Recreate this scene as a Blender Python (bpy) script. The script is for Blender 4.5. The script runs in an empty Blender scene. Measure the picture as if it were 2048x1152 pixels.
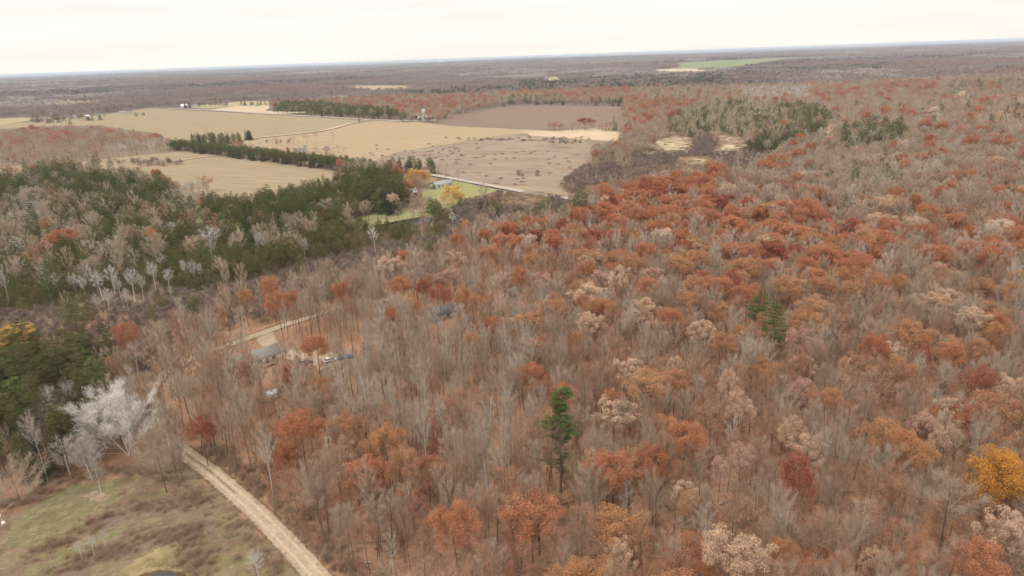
import bpy, math, random
import numpy as np
from mathutils import Vector, Matrix

SC = bpy.context.scene
COL = SC.collection
R = math.radians
rng = np.random.default_rng(11)
random.seed(5)

# ---------------------------------------------------------------- camera, sky, sun, exposure
CAM_H = 100.0
FPX = 1365.0                      # focal length in pixels of the 2048 px wide photograph
ROLL = math.atan2(73.0, 2048.0)
PITCH = math.atan(463.0 * math.cos(ROLL) / FPX)
_f = np.array([0.0, math.cos(PITCH), -math.sin(PITCH)])
_r0 = np.array([1.0, 0.0, 0.0])
_u0 = np.array([0.0, math.sin(PITCH), math.cos(PITCH)])
CR = math.cos(ROLL) * _r0 - math.sin(ROLL) * _u0
CU = math.sin(ROLL) * _r0 + math.cos(ROLL) * _u0
CP = np.array([0.0, 0.0, CAM_H])

cd = bpy.data.cameras.new('camera')
cam = bpy.data.objects.new('camera', cd)
COL.objects.link(cam)
cam.matrix_world = Matrix(((CR[0], CU[0], -_f[0], 0), (CR[1], CU[1], -_f[1], 0), (CR[2], CU[2], -_f[2], CAM_H), (0, 0, 0, 1)))
cd.sensor_width = 36.0
cd.lens = 36.0 * FPX / 2048.0
cd.clip_start = 1.0
cd.clip_end = 120000.0
SC.camera = cam

SUN_EL, SUN_AZ = R(48), R(215)
wd = bpy.data.worlds.new('World')
SC.world = wd
wd.use_nodes = True
nt = wd.node_tree
for n in list(nt.nodes):
    nt.nodes.remove(n)
N = nt.nodes.new
L = nt.links.new
out = N('ShaderNodeOutputWorld')
bg = N('ShaderNodeBackground')
sky = N('ShaderNodeTexSky')
sky.sky_type = 'NISHITA'
sky.sun_disc = False
sky.sun_elevation = SUN_EL
sky.sun_rotation = SUN_AZ
sky.dust_density = 3.0
skm = N('ShaderNodeMix'); skm.data_type = 'RGBA'; skm.blend_type = 'MULTIPLY'
skm.inputs['Factor'].default_value = 1.0
skm.inputs['B'].default_value = (0.085, 0.085, 0.085, 1)
L(sky.outputs[0], skm.inputs['A'])
tc = N('ShaderNodeTexCoord')
sep = N('ShaderNodeSeparateXYZ')
L(tc.outputs['Generated'], sep.inputs[0])
# overcast deck: slightly brighter towards the zenith, faint streaky cloud bands
el = N('ShaderNodeValToRGB')
el.color_ramp.elements[0].position = 0.0
el.color_ramp.elements[0].color = (0.95, 0.895, 0.81, 1)
e = el.color_ramp.elements.new(0.16); e.color = (0.92, 0.905, 0.88, 1)
e = el.color_ramp.elements.new(0.45); e.color = (1.2, 1.185, 1.16, 1)
el.color_ramp.elements[-1].position = 1.0
el.color_ramp.elements[-1].color = (1.62, 1.6, 1.56, 1)
L(sep.outputs['Z'], el.inputs[0])
mp = N('ShaderNodeMapping'); mp.inputs['Scale'].default_value = (1.2, 1.2, 22.0)
mp.inputs['Rotation'].default_value = (R(3), R(2), 0)
L(tc.outputs['Generated'], mp.inputs[0])
cn = N('ShaderNodeTexNoise'); cn.inputs['Scale'].default_value = 2.2; cn.inputs['Detail'].default_value = 5
L(mp.outputs[0], cn.inputs['Vector'])
cr = N('ShaderNodeMapRange'); cr.inputs['To Min'].default_value = 0.94; cr.inputs['To Max'].default_value = 1.06
cr.inputs['From Min'].default_value = 0.3; cr.inputs['From Max'].default_value = 0.7
L(cn.outputs[0], cr.inputs[0])
cm = N('ShaderNodeMix'); cm.data_type = 'RGBA'; cm.blend_type = 'MULTIPLY'; cm.inputs['Factor'].default_value = 1.0
L(el.outputs[0], cm.inputs['A']); L(cr.outputs[0], cm.inputs['B'])
mx = N('ShaderNodeMix'); mx.data_type = 'RGBA'; mx.inputs['Factor'].default_value = 0.93
L(skm.outputs['Result'], mx.inputs['A']); L(cm.outputs['Result'], mx.inputs['B'])
L(mx.outputs['Result'], bg.inputs[0]); bg.inputs[1].default_value = 1.0
L(bg.outputs[0], out.inputs[0])

sd = bpy.data.lights.new('sun', 'SUN')
sd.energy = 1.5
sd.angle = R(14)
sd.color = (1.0, 0.965, 0.91)
sun = bpy.data.objects.new('sun', sd)
COL.objects.link(sun)
sdir = Vector((math.sin(SUN_AZ) * math.cos(SUN_EL), math.cos(SUN_AZ) * math.cos(SUN_EL), math.sin(SUN_EL)))
sun.rotation_euler = sdir.to_track_quat('Z', 'Y').to_euler()
sun.location = (0, 0, 300)

SC.view_settings.view_transform = 'Standard'
SC.view_settings.look = 'None'
SC.view_settings.exposure = 0.24
SC.view_settings.gamma = 1.0
SC.view_settings.use_curve_mapping = False
SC.render.film_transparent = False
cy = SC.cycles
cy.max_bounces = 5
cy.diffuse_bounces = 2
cy.glossy_bounces = 1
cy.transmission_bounces = 2
cy.volume_bounces = 0
cy.transparent_max_bounces = 4
cy.use_adaptive_sampling = True
cy.adaptive_threshold = 0.01
cy.use_denoising = True
cy.denoiser = 'OPENIMAGEDENOISE'
cy.denoising_input_passes = 'RGB_ALBEDO_NORMAL'
cy.denoising_prefilter = 'ACCURATE'
cy.caustics_reflective = False
cy.caustics_refractive = False

# ---------------------------------------------------------------- terrain and picture -> ground
def terr(x, y):
    x = np.asarray(x, float); y = np.asarray(y, float)
    d = np.hypot(x, y)
    far = np.clip((d - 6500) / 4000, 0, 1)
    z = far * (9 * np.sin(x / 1500.0 + 1.0) + 7 * np.sin(y / 1900.0 + x / 3100.0) + 8)
    # the wooded rise on the right of the valley
    u = (x * 0.80 - y * 0.30 - 190)
    z = z + 23 * np.exp(-((x - 680) / 290.0) ** 2 - ((y - 770) / 190.0) ** 2)
    z = z + 17 * np.exp(-((x - 1000) / 330.0) ** 2 - ((y - 1400) / 230.0) ** 2)
    z = z + 14 * np.exp(-((x - 700) / 300.0) ** 2 - ((y - 2100) / 260.0) ** 2)
    return z

def ray(px, py):
    px = np.asarray(px, float); py = np.asarray(py, float)
    a = (px - 1024) / FPX; b = (576 - py) / FPX
    return _f + a[..., None] * CR + b[..., None] * CU

def at(px, py, z=0.0):
    """the point above the terrain by z that the pixel of the photograph looks at"""
    d = ray(px, py)
    d = d.copy()
    d[..., 2] = np.minimum(d[..., 2], -0.0022)
    h = np.zeros(np.shape(px))
    for _ in range(12):
        t = (h + z - CAM_H) / d[..., 2]
        p = CP + t[..., None] * d
        h = 0.5 * h + 0.5 * terr(p[..., 0], p[..., 1])
    t = (h + z - CAM_H) / d[..., 2]
    return CP + t[..., None] * d

def proj(P):
    q = np.asarray(P, float) - CP
    zc = q @ _f
    zc = np.where(zc < 1e-3, 1e-3, zc)
    return 1024 + FPX * (q @ CR) / zc, 576 - FPX * (q @ CU) / zc, zc

def inpoly(px, py, poly):
    px = np.asarray(px); py = np.asarray(py)
    r = np.zeros(px.shape, bool)
    n = len(poly)
    for i in range(n):
        x0, y0 = poly[i]; x1, y1 = poly[(i + 1) % n]
        if y0 == y1:
            continue
        c = ((y0 > py) != (y1 > py)) & (px < (x1 - x0) * (py - y0) / (y1 - y0) + x0)
        r ^= c
    return r

# ---------------------------------------------------------------- materials
MATS = {}
def new_mat(name):
    m = bpy.data.materials.new(name)
    m.use_nodes = True
    for n in list(m.node_tree.nodes):
        m.node_tree.nodes.remove(n)
    MATS[name] = m
    return m, m.node_tree.nodes.new, m.node_tree.links.new

def rgba(c):
    return (c[0], c[1], c[2], 1)

def ramp(N, cols, interp='LINEAR'):
    r = N('ShaderNodeValToRGB')
    r.color_ramp.interpolation = interp
    k = len(cols)
    els = r.color_ramp.elements
    while len(els) < k:
        els.new(0.5)
    for i, c in enumerate(cols):
        if len(c) == 4:
            els[i].position = c[3]
        else:
            els[i].position = i / max(1, k - 1)
        els[i].color = rgba(c)
    return r

def foliage_mat(name, cols, trans=0.3, vscale=0.35, vamt=0.5):
    m, N, L = new_mat(name)
    o = N('ShaderNodeOutputMaterial')
    oi = N('ShaderNodeObjectInfo')
    geo = N('ShaderNodeNewGeometry')
    no = N('ShaderNodeTexNoise'); no.inputs['Scale'].default_value = vscale; no.inputs['Detail'].default_value = 2
    L(geo.outputs['Position'], no.inputs['Vector'])
    a = N('ShaderNodeMath'); a.operation = 'MULTIPLY_ADD'
    L(no.outputs[0], a.inputs[0]); a.inputs[1].default_value = vamt * 2; a.inputs[2].default_value = -vamt
    b = N('ShaderNodeMath'); b.operation = 'ADD'; b.use_clamp = True
    L(oi.outputs['Random'], b.inputs[0]); L(a.outputs[0], b.inputs[1])
    r = ramp(N, cols); L(b.outputs[0], r.inputs[0])
    # every leaf a little different
    c = N('ShaderNodeMapRange'); c.inputs['To Min'].default_value = 0.74; c.inputs['To Max'].default_value = 1.26
    L(geo.outputs['Random Per Island'], c.inputs[0])
    mm = N('ShaderNodeMix'); mm.data_type = 'RGBA'; mm.blend_type = 'MULTIPLY'; mm.inputs['Factor'].default_value = 1.0
    L(r.outputs[0], mm.inputs['A']); L(c.outputs[0], mm.inputs['B'])
    d = N('ShaderNodeBsdfDiffuse'); L(mm.outputs['Result'], d.inputs[0])
    if trans > 0:
        t = N('ShaderNodeBsdfTranslucent'); L(mm.outputs['Result'], t.inputs[0])
        s = N('ShaderNodeMixShader'); s.inputs[0].default_value = trans
        L(d.outputs[0], s.inputs[1]); L(t.outputs[0], s.inputs[2]); L(s.outputs[0], o.inputs[0])
    else:
        L(d.outputs[0], o.inputs[0])
    return m

foliage_mat('leaf_rust', [(.43, .175, .09), (.47, .205, .11), (.52, .25, .14), (.45, .19, .10)])
foliage_mat('leaf_copper', [(.47, .23, .11), (.53, .29, .15), (.44, .22, .12), (.54, .32, .18)])
foliage_mat('leaf_dark_red', [(.30, .095, .062), (.36, .125, .080), (.40, .15, .095)])
foliage_mat('leaf_tan', [(.60, .40, .27), (.66, .47, .335), (.56, .37, .25), (.70, .53, .39)])
foliage_mat('leaf_pink', [(.53, .32, .245), (.60, .41, .32), (.49, .28, .215), (.63, .45, .36)])
foliage_mat('leaf_gold', [(.50, .225, .045), (.58, .29, .065), (.45, .19, .045)])
foliage_mat('leaf_willow', [(.66, .43, .12), (.72, .50, .18), (.62, .40, .11)])
foliage_mat('leaf_faded', [(.44, .23, .14), (.41, .19, .11), (.48, .275, .18), (.43, .17, .095)])
foliage_mat('twig_grey', [(.32, .235, .165), (.46, .36, .27), (.38, .285, .205), (.51, .42, .33)], 0.12)
foliage_mat('twig_brown', [(.29, .185, .12), (.40, .28, .195), (.34, .235, .16)], 0.12)
foliage_mat('twig_pale', [(.44, .38, .32), (.50, .44, .38), (.40, .335, .28)], 0.12)
foliage_mat('twig_white', [(.74, .69, .65), (.80, .755, .71), (.68, .62, .58)], 0.15)
foliage_mat('twig_birch', [(.52, .465, .42), (.60, .545, .495), (.47, .42, .375)], 0.15)
foliage_mat('twig_mauve', [(.20, .14, .118), (.26, .19, .155), (.225, .165, .14), (.30, .225, .185)], 0.1)
foliage_mat('needle_pine', [(.10, .108, .040), (.14, .145, .055), (.115, .122, .052)], 0.2)
foliage_mat('needle_bright', [(.125, .165, .05), (.16, .20, .066), (.115, .145, .05)], 0.2)
foliage_mat('needle_red_pine', [(.115, .115, .042), (.155, .15, .055), (.125, .13, .052)], 0.2)
foliage_mat('needle_spruce', [(.070, .084, .050), (.095, .105, .054), (.08, .09, .048)], 0.15)
foliage_mat('needle_cedar', [(.17, .145, .062), (.205, .17, .070), (.13, .13, .056), (.23, .185, .085)], 0.2)
foliage_mat('bark_grey', [(.12, .095, .078), (.175, .142, .115), (.09, .07, .055)], 0)
foliage_mat('bark_brown', [(.11, .080, .060), (.15, .11, .085)], 0)
foliage_mat('bark_pale', [(.42, .38, .32), (.50, .45, .39)], 0)
foliage_mat('bark_white', [(.56, .52, .47), (.64, .60, .55)], 0)
foliage_mat('grass_blade', [(.22, .19, .09), (.28, .23, .125), (.31, .25, .155), (.20, .18, .085)], 0.3)
foliage_mat('dry_blade', [(.34, .24, .155), (.42, .31, .205), (.27, .175, .11)], 0.3)

def ground_mat(name, layers, bump=0.0, bscale=1.0, streak=None):
    """layers: list of (noise scale, detail, [colours], low, high) blended one over the other by noise"""
    m, N, L = new_mat(name)
    o = N('ShaderNodeOutputMaterial')
    geo = N('ShaderNodeNewGeometry')
    src = geo.outputs['Position']
    if streak:
        mp = N('ShaderNodeMapping'); mp.inputs['Rotation'].default_value = (0, 0, R(streak[0]))
        L(src, mp.inputs[0]); mp2 = N('ShaderNodeMapping'); mp2.inputs['Scale'].default_value = (1, streak[1], 1)
        L(mp.outputs[0], mp2.inputs[0]); ssrc = mp2.outputs[0]
    else:
        ssrc = src
    cur = None
    for i, (sc, det, cols, lo, hi) in enumerate(layers):
        n1 = N('ShaderNodeTexNoise'); n1.inputs['Scale'].default_value = sc; n1.inputs['Detail'].default_value = det
        n1.inputs['Roughness'].default_value = 0.62
        off = N('ShaderNodeVectorMath'); off.operation = 'ADD'; off.inputs[1].default_value = (37.1 * i, 11.3 * i, 5.0 * i)
        L(ssrc, off.inputs[0]); L(off.outputs[0], n1.inputs['Vector'])
        mr = N('ShaderNodeMapRange'); mr.inputs['From Min'].default_value = lo; mr.inputs['From Max'].default_value = hi
        L(n1.outputs[0], mr.inputs[0])
        if cur is None:
            r = ramp(N, cols); L(mr.outputs[0], r.inputs[0]); cur = r.outputs[0]
        else:
            mmx = N('ShaderNodeMix'); mmx.data_type = 'RGBA'
            n2 = N('ShaderNodeTexNoise'); n2.inputs['Scale'].default_value = sc * 3.7; n2.inputs['Detail'].default_value = 3
            L(src, n2.inputs['Vector'])
            r = ramp(N, cols); L(n2.outputs[0], r.inputs[0])
            L(mr.outputs[0], mmx.inputs['Factor']); L(cur, mmx.inputs['A']); L(r.outputs[0], mmx.inputs['B'])
            cur = mmx.outputs['Result']
    d = N('ShaderNodeBsdfDiffuse'); L(cur, d.inputs[0]); d.inputs['Roughness'].default_value = 0.6
    if bump:
        bn = N('ShaderNodeTexNoise'); bn.inputs['Scale'].default_value = bscale; bn.inputs['Detail'].default_value = 5
        L(src, bn.inputs['Vector'])
        bb = N('ShaderNodeBump'); bb.inputs['Strength'].default_value = 1.0; bb.inputs['Distance'].default_value = bump
        L(bn.outputs[0], bb.inputs['Height']); L(bb.outputs[0], d.inputs['Normal'])
    L(d.outputs[0], o.inputs[0])
    return m

# ground: rust leaf litter near, mauve-brown woods with dark and pale patches where single trees cannot be told any more
m, N, L = new_mat('ground')
o = N('ShaderNodeOutputMaterial'); geo = N('ShaderNodeNewGeometry')
n1 = N('ShaderNodeTexNoise'); n1.inputs['Scale'].default_value = 0.9; n1.inputs['Detail'].default_value = 8; n1.inputs['Roughness'].default_value = 0.75
L(geo.outputs['Position'], n1.inputs['Vector'])
r1 = ramp(N, [(.12, .066, .042, .34), (.33, .175, .10, .46), (.40, .235, .145, .56), (.50, .33, .22, .70)])
L(n1.outputs[0], r1.inputs[0])
n2 = N('ShaderNodeTexNoise'); n2.inputs['Scale'].default_value = 0.03; n2.inputs['Detail'].default_value = 6
L(geo.outputs['Position'], n2.inputs['Vector'])
r2 = ramp(N, [(.41, .205, .115, .36), (.37, .22, .14, .48), (.27, .18, .12, .60), (.31, .225, .135, .70)])
L(n2.outputs[0], r2.inputs[0])
mx0 = N('ShaderNodeMix'); mx0.data_type = 'RGBA'; mx0.inputs['Factor'].default_value = 0.45
L(r1.outputs[0], mx0.inputs['A']); L(r2.outputs[0], mx0.inputs['B'])
r2b = ramp(N, [(.17, .125, .085, .35), (.24, .175, .12, .5), (.30, .225, .145, .62), (.24, .20, .10, .75)])
L(n1.outputs[0], r2b.inputs[0])
# the oak woods lie on the near side of a line across the land; marsh and farmland beyond it
dp = N('ShaderNodeVectorMath'); dp.operation = 'DOT_PRODUCT'; dp.inputs[1].default_value = (-0.62, 0.78, 0)
L(geo.outputs['Position'], dp.inputs[0])
wob = N('ShaderNodeMath'); wob.operation = 'MULTIPLY_ADD'; wob.inputs[1].default_value = 60; L(n2.outputs[0], wob.inputs[0]); L(dp.outputs['Value'], wob.inputs[2])
mrl = N('ShaderNodeMapRange'); mrl.inputs['From Min'].default_value = 325; mrl.inputs['From Max'].default_value = 360
L(wob.outputs[0], mrl.inputs[0])
mx1 = N('ShaderNodeMix'); mx1.data_type = 'RGBA'
L(mrl.outputs[0], mx1.inputs['Factor']); L(mx0.outputs['Result'], mx1.inputs['A']); L(r2b.outputs[0], mx1.inputs['B'])
n3 = N('ShaderNodeTexNoise'); n3.inputs['Scale'].default_value = 0.0028; n3.inputs['Detail'].default_value = 9; n3.inputs['Roughness'].default_value = 0.7
L(geo.outputs['Position'], n3.inputs['Vector'])
r3 = ramp(N, [(.08, .088, .065, .34), (.15, .12, .105, .42), (.20, .155, .135, .5), (.21, .14, .115, .56), (.23, .185, .16, .63), (.36, .30, .20, .72)])
L(n3.outputs[0], r3.inputs[0])
ln = N('ShaderNodeVectorMath'); ln.operation = 'LENGTH'; L(geo.outputs['Position'], ln.inputs[0])
mr = N('ShaderNodeMapRange'); mr.inputs['From Min'].default_value = 900; mr.inputs['From Max'].default_value = 2200
L(ln.outputs['Value'], mr.inputs[0])
mx2 = N('ShaderNodeMix'); mx2.data_type = 'RGBA'
L(mr.outputs[0], mx2.inputs['Factor']); L(mx1.outputs['Result'], mx2.inputs['A']); L(r3.outputs[0], mx2.inputs['B'])
d = N('ShaderNodeBsdfDiffuse'); L(mx2.outputs['Result'], d.inputs[0])
bb = N('ShaderNodeBump'); bb.inputs['Distance'].default_value = 0.25
L(n1.outputs[0], bb.inputs['Height']); L(bb.outputs[0], d.inputs['Normal'])
L(d.outputs[0], o.inputs[0])

ground_mat('field_hay', [(0.012, 6, [(.29, .215, .138), (.36, .265, .172)], .35, .65), (0.018, 9, [(.22, .17, .11), (.29, .23, .14)], .44, .62), (0.035, 5, [(.37, .28, .19), (.26, .195, .12)], .5, .62)], streak=(24, 11))
ground_mat('field_stubble', [(0.010, 6, [(.33, .245, .155), (.39, .29, .185)], .35, .65), (0.012, 9, [(.30, .205, .12), (.35, .265, .16)], .44, .60), (0.03, 5, [(.40, .31, .21), (.29, .215, .135)], .5, .62)], streak=(20, 13))
ground_mat('field_green_tan', [(0.008, 6, [(.275, .212, .135), (.33, .25, .16)], .35, .65), (0.012, 9, [(.23, .195, .11), (.29, .225, .14)], .44, .62), (0.03, 5, [(.37, .29, .195), (.27, .215, .13)], .48, .60)], streak=(18, 14))
ground_mat('field_plowed', [(0.012, 7, [(.185, .13, .10), (.24, .17, .13)], .3, .7), (0.02, 6, [(.36, .25, .17), (.30, .21, .16)], .60, .75)], streak=(15, 12))
ground_mat('field_scrub', [(0.012, 8, [(.235, .182, .133), (.30, .232, .17)], .35, .65), (0.014, 9, [(.33, .245, .175), (.28, .225, .14)], .54, .68), (0.04, 8, [(.17, .115, .085), (.23, .16, .11)], .55, .66)], streak=(15, 2.5))
ground_mat('field_straw', [(0.02, 6, [(.44, .33, .22), (.52, .40, .28)], .3, .7), (0.06, 6, [(.42, .29, .18), (.48, .35, .24)], .5, .7)])
ground_mat('marsh_straw', [(0.05, 8, [(.42, .32, .22), (.50, .385, .275)], .35, .65), (0.07, 8, [(.28, .20, .14), (.34, .255, .17)], .58, .68)])
ground_mat('reeds', [(0.08, 7, [(.30, .20, .13), (.38, .265, .175)], .3, .7), (0.2, 6, [(.24, .155, .10), (.42, .31, .21)], .5, .7)])
ground_mat('field_yellow', [(0.006, 5, [(.34, .275, .155), (.39, .31, .18)], .3, .7)])
ground_mat('field_green', [(0.006, 5, [(.18, .21, .10), (.23, .245, .125)], .3, .7)])
ground_mat('lawn', [(0.05, 8, [(.20, .21, .085), (.27, .26, .115)], .35, .65), (0.06, 8, [(.33, .28, .155), (.29, .255, .125)], .47, .62)])
ground_mat('gravel_rut', [(0.6, 7, [(.46, .355, .25), (.54, .43, .31)], .3, .7), (1.1, 7, [(.38, .285, .19), (.44, .34, .235)], .5, .62)])
ground_mat('gravel', [(0.35, 8, [(.39, .29, .20), (.48, .37, .26)], .3, .7), (0.9, 8, [(.28, .20, .13), (.40, .30, .20)], .50, .64)], bump=0.05, bscale=3.0)
ground_mat('gravel_strip', [(0.5, 6, [(.20, .145, .09), (.29, .21, .135)], .3, .7), (1.1, 5, [(.44, .33, .225), (.50, .38, .27)], .54, .62)])
ground_mat('asphalt', [(0.2, 6, [(.35, .29, .235), (.43, .36, .30)], .3, .7)])
ground_mat('meadow', [(0.25, 9, [(.18, .13, .082), (.26, .19, .12), (.22, .175, .095)], .35, .65), (0.07, 9, [(.175, .16, .07), (.24, .21, .095)], .50, .62), (0.10, 9, [(.18, .115, .078), (.24, .155, .105)], .48, .58), (0.4, 8, [(.38, .285, .185), (.30, .225, .135)], .58, .70)], bump=0.35, bscale=1.3, streak=(-32, 2.6))
ground_mat('grass_green', [(0.3, 9, [(.18, .16, .078), (.245, .21, .11)], .35, .65), (0.5, 8, [(.34, .28, .16), (.25, .20, .11)], .5, .64)], bump=0.3, bscale=1.5, streak=(-32, 2.6))
ground_mat('weeds', [(0.4, 9, [(.19, .125, .09), (.27, .19, .13)], .35, .65), (0.6, 8, [(.30, .23, .15), (.17, .12, .09)], .5, .64)], bump=0.5, bscale=1.5, streak=(-32, 2.0))
ground_mat('litter_patch', [(0.4, 9, [(.30, .16, .10), (.36, .22, .14)], .35, .65), (0.5, 8, [(.25, .18, .11), (.22, .13, .085)], .48, .62)], bump=0.3, bscale=1.5)
ground_mat('straw_weeds', [(0.5, 9, [(.42, .32, .22), (.34, .26, .17)], .35, .65), (0.6, 8, [(.26, .19, .12), (.50, .41, .30)], .5, .66)], bump=0.4, bscale=2)
ground_mat('wet_mud', [(0.5, 6, [(.10, .065, .035), (.17, .11, .06)], .3, .7)])
ground_mat('dead_grass', [(0.2, 7, [(.38, .27, .16), (.26, .21, .10)], .35, .65), (0.5, 6, [(.20, .17, .07), (.30, .20, .11)], .5, .65)], bump=0.2, bscale=2)

def solid(name, col, rough=0.7, metal=0.0, var=0.12, vs=2.0, emit=None):
    m, N, L = new_mat(name)
    o = N('ShaderNodeOutputMaterial'); p = N('ShaderNodeBsdfPrincipled')
    geo = N('ShaderNodeNewGeometry'); no = N('ShaderNodeTexNoise'); no.inputs['Scale'].default_value = vs; no.inputs['Detail'].default_value = 6
    L(geo.outputs['Position'], no.inputs['Vector'])
    r = ramp(N, [tuple(c * (1 - var) for c in col) + (.3,), tuple(min(1, c * (1 + var)) for c in col) + (.7,)])
    L(no.outputs[0], r.inputs[0]); L(r.outputs[0], p.inputs['Base Color'])
    p.inputs['Roughness'].default_value = rough; p.inputs['Metallic'].default_value = metal
    L(p.outputs[0], o.inputs[0])
    return m

solid('white_siding', (.72, .68, .62)); solid('cream_siding', (.58, .52, .45)); solid('white_paint', (.80, .79, .76), .5)
solid('grey_shingle', (.245, .215, .19)); solid('green_roof', (.30, .31, .28)); solid('dark_shingle', (.13, .12, .115))
solid('white_metal_roof', (.80, .78, .76), .4); solid('barn_red', (.30, .075, .055)); solid('window_glass', (.035, .045, .055), .1, 0, 0.05)
solid('raw_wood', (.30, .215, .15)); solid('dark_plywood', (.085, .062, .052)); solid('galvanised', (.42, .42, .40), .45, .5)
solid('concrete', (.48, .45, .41)); solid('silo_white', (.74, .72, .68)); solid('tyre', (.03, .03, .03)); solid('blue_paint', (.045, .10, .22), .3)
solid('grey_paint', (.30, .31, .32), .3); solid('teal_roof', (.17, .23, .20)); solid('lamp_white', (.86, .85, .82), .4); solid('log_bark', (.13, .105, .09))
solid('log_pale', (.40, .35, .30)); solid('tarp_blue', (.06, .14, .33), .5); solid('rust_metal', (.25, .12, .07)); solid('stack_wood', (.34, .24, .16)); solid('red_paint', (.40, .06, .05), .4)

m, N, L = new_mat('pond_water')
o = N('ShaderNodeOutputMaterial'); p = N('ShaderNodeBsdfPrincipled'); p.inputs['Base Color'].default_value = (.030, .030, .026, 1)
p.inputs['Roughness'].default_value = 0.06; p.inputs['IOR'].default_value = 1.33; p.inputs['Specular IOR Level'].default_value = 0.9
geo = N('ShaderNodeNewGeometry'); no = N('ShaderNodeTexNoise'); no.inputs['Scale'].default_value = 1.5; L(geo.outputs['Position'], no.inputs['Vector'])
bb = N('ShaderNodeBump'); bb.inputs['Distance'].default_value = 0.012; L(no.outputs[0], bb.inputs['Height']); L(bb.outputs[0], p.inputs['Normal'])
L(p.outputs[0], o.inputs[0])

# ---------------------------------------------------------------- mesh builder
class MB:
    def __init__(s):
        s.V = []; s.F = []; s.M = []; s.n = 0
    def add(s, v, f, mat=0):
        v = np.asarray(v, np.float32).reshape(-1, 3); f = np.asarray(f, np.int64).reshape(-1, 3)
        s.V.append(v); s.F.append(f + s.n); s.M.append(np.full(len(f), mat, np.int32)); s.n += len(v)
    def quad(s, a, b, c, d, mat=0):
        s.add([a, b, c, d], [[0, 1, 2], [0, 2, 3]], mat)
    def box(s, x0, x1, y0, y1, z0, z1, mat=0):
        v = [(x, y, z) for z in (z0, z1) for y in (y0, y1) for x in (x0, x1)]
        f = [(0, 2, 3), (0, 3, 1), (4, 5, 7), (4, 7, 6), (0, 1, 5), (0, 5, 4), (2, 6, 7), (2, 7, 3), (0, 4, 6), (0, 6, 2), (1, 3, 7), (1, 7, 5)]
        s.add(v, f, mat)
    def tube(s, P, Rr, sides=5, mat=0):
        """many polylines at once: P (n,k,3), Rr (n,k)"""
        P = np.asarray(P, float); Rr = np.asarray(Rr, float)
        if P.ndim == 2:
            P = P[None]; Rr = Rr[None]
        n, k, _ = P.shape
        T = np.gradient(P, axis=1); T /= np.linalg.norm(T, axis=2, keepdims=True) + 1e-9
        ref = np.where(np.abs(T[..., 2:3]) > 0.9, np.array([1.0, 0, 0]), np.array([0, 0, 1.0]))
        A = np.cross(T, ref); A /= np.linalg.norm(A, axis=2, keepdims=True) + 1e-9
        B = np.cross(T, A)
        th = np.arange(sides) * 2 * math.pi / sides
        V = P[:, :, None, :] + Rr[:, :, None, None] * (np.cos(th)[None, None, :, None] * A[:, :, None, :] + np.sin(th)[None, None, :, None] * B[:, :, None, :])
        idx = np.arange(n * k * sides).reshape(n, k, sides)
        a = idx[:, :-1, :]; b = idx[:, 1:, :]
        a2 = np.roll(a, -1, axis=2); b2 = np.roll(b, -1, axis=2)
        F = np.concatenate([np.stack([a, a2, b2], -1).reshape(-1, 3), np.stack([a, b2, b], -1).reshape(-1, 3)])
        s.add(V.reshape(-1, 3), F, mat)
    def cone_cap(s, c, r, z, sides=8, mat=0):
        pass
    def mesh(s, name, mats):
        me = bpy.data.meshes.new(name)
        V = np.concatenate(s.V); F = np.concatenate(s.F); M = np.concatenate(s.M)
        me.vertices.add(len(V)); me.vertices.foreach_set('co', V.ravel())
        me.loops.add(len(F) * 3); me.loops.foreach_set('vertex_index', F.ravel().astype(np.int32))
        me.polygons.add(len(F))
        me.polygons.foreach_set('loop_start', np.arange(0, len(F) * 3, 3, dtype=np.int32))
        me.polygons.foreach_set('material_index', M)
        for mm in mats:
            me.materials.append(MATS[mm])
        me.update(calc_edges=True)
        return me
    @staticmethod
    def join(*parts):
        r = MB()
        for p, off in parts:
            for v, f, mm in zip(p.V, p.F, p.M):
                pass
            if p.n:
                V = np.concatenate(p.V); F = np.concatenate(p.F); M = np.concatenate(p.M)
                r.V.append(V); r.F.append(F + r.n); r.M.append(M + off); r.n += len(V)
        return r

def unit(v):
    return v / (np.linalg.norm(v, axis=-1, keepdims=True) + 1e-9)

def slivers(mb, A, D, ln, w, rg, mat=0, kink=0.0):
    """thin tapering triangles from anchors A along D"""
    n = len(A)
    D = unit(D)
    S = unit(np.cross(D, rg.normal(size=(n, 3))))
    ln = np.broadcast_to(np.asarray(ln, float), (n,)); w = np.broadcast_to(np.asarray(w, float), (n,))
    V = np.stack([A - S * w[:, None] / 2, A + S * w[:, None] / 2, A + D * ln[:, None]], 1)
    mb.add(V.reshape(-1, 3), np.arange(3 * n).reshape(-1, 3), mat)

def leaves(mb, C, size, rg, mat=0, up=0.0):
    n = len(C)
    Nn = unit(rg.normal(size=(n, 3)) + np.array([0, 0, up]))
    A = unit(np.cross(Nn, rg.normal(size=(n, 3)))); B = np.cross(Nn, A)
    sz = size * rg.uniform(0.6, 1.4, n)[:, None]
    V = np.stack([C + A * sz * 0.6, C + B * sz * 0.5 - A * sz * 0.3, C - B * sz * 0.5 - A * sz * 0.35], 1)
    mb.add(V.reshape(-1, 3), np.arange(3 * n).reshape(-1, 3), mat)

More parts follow.
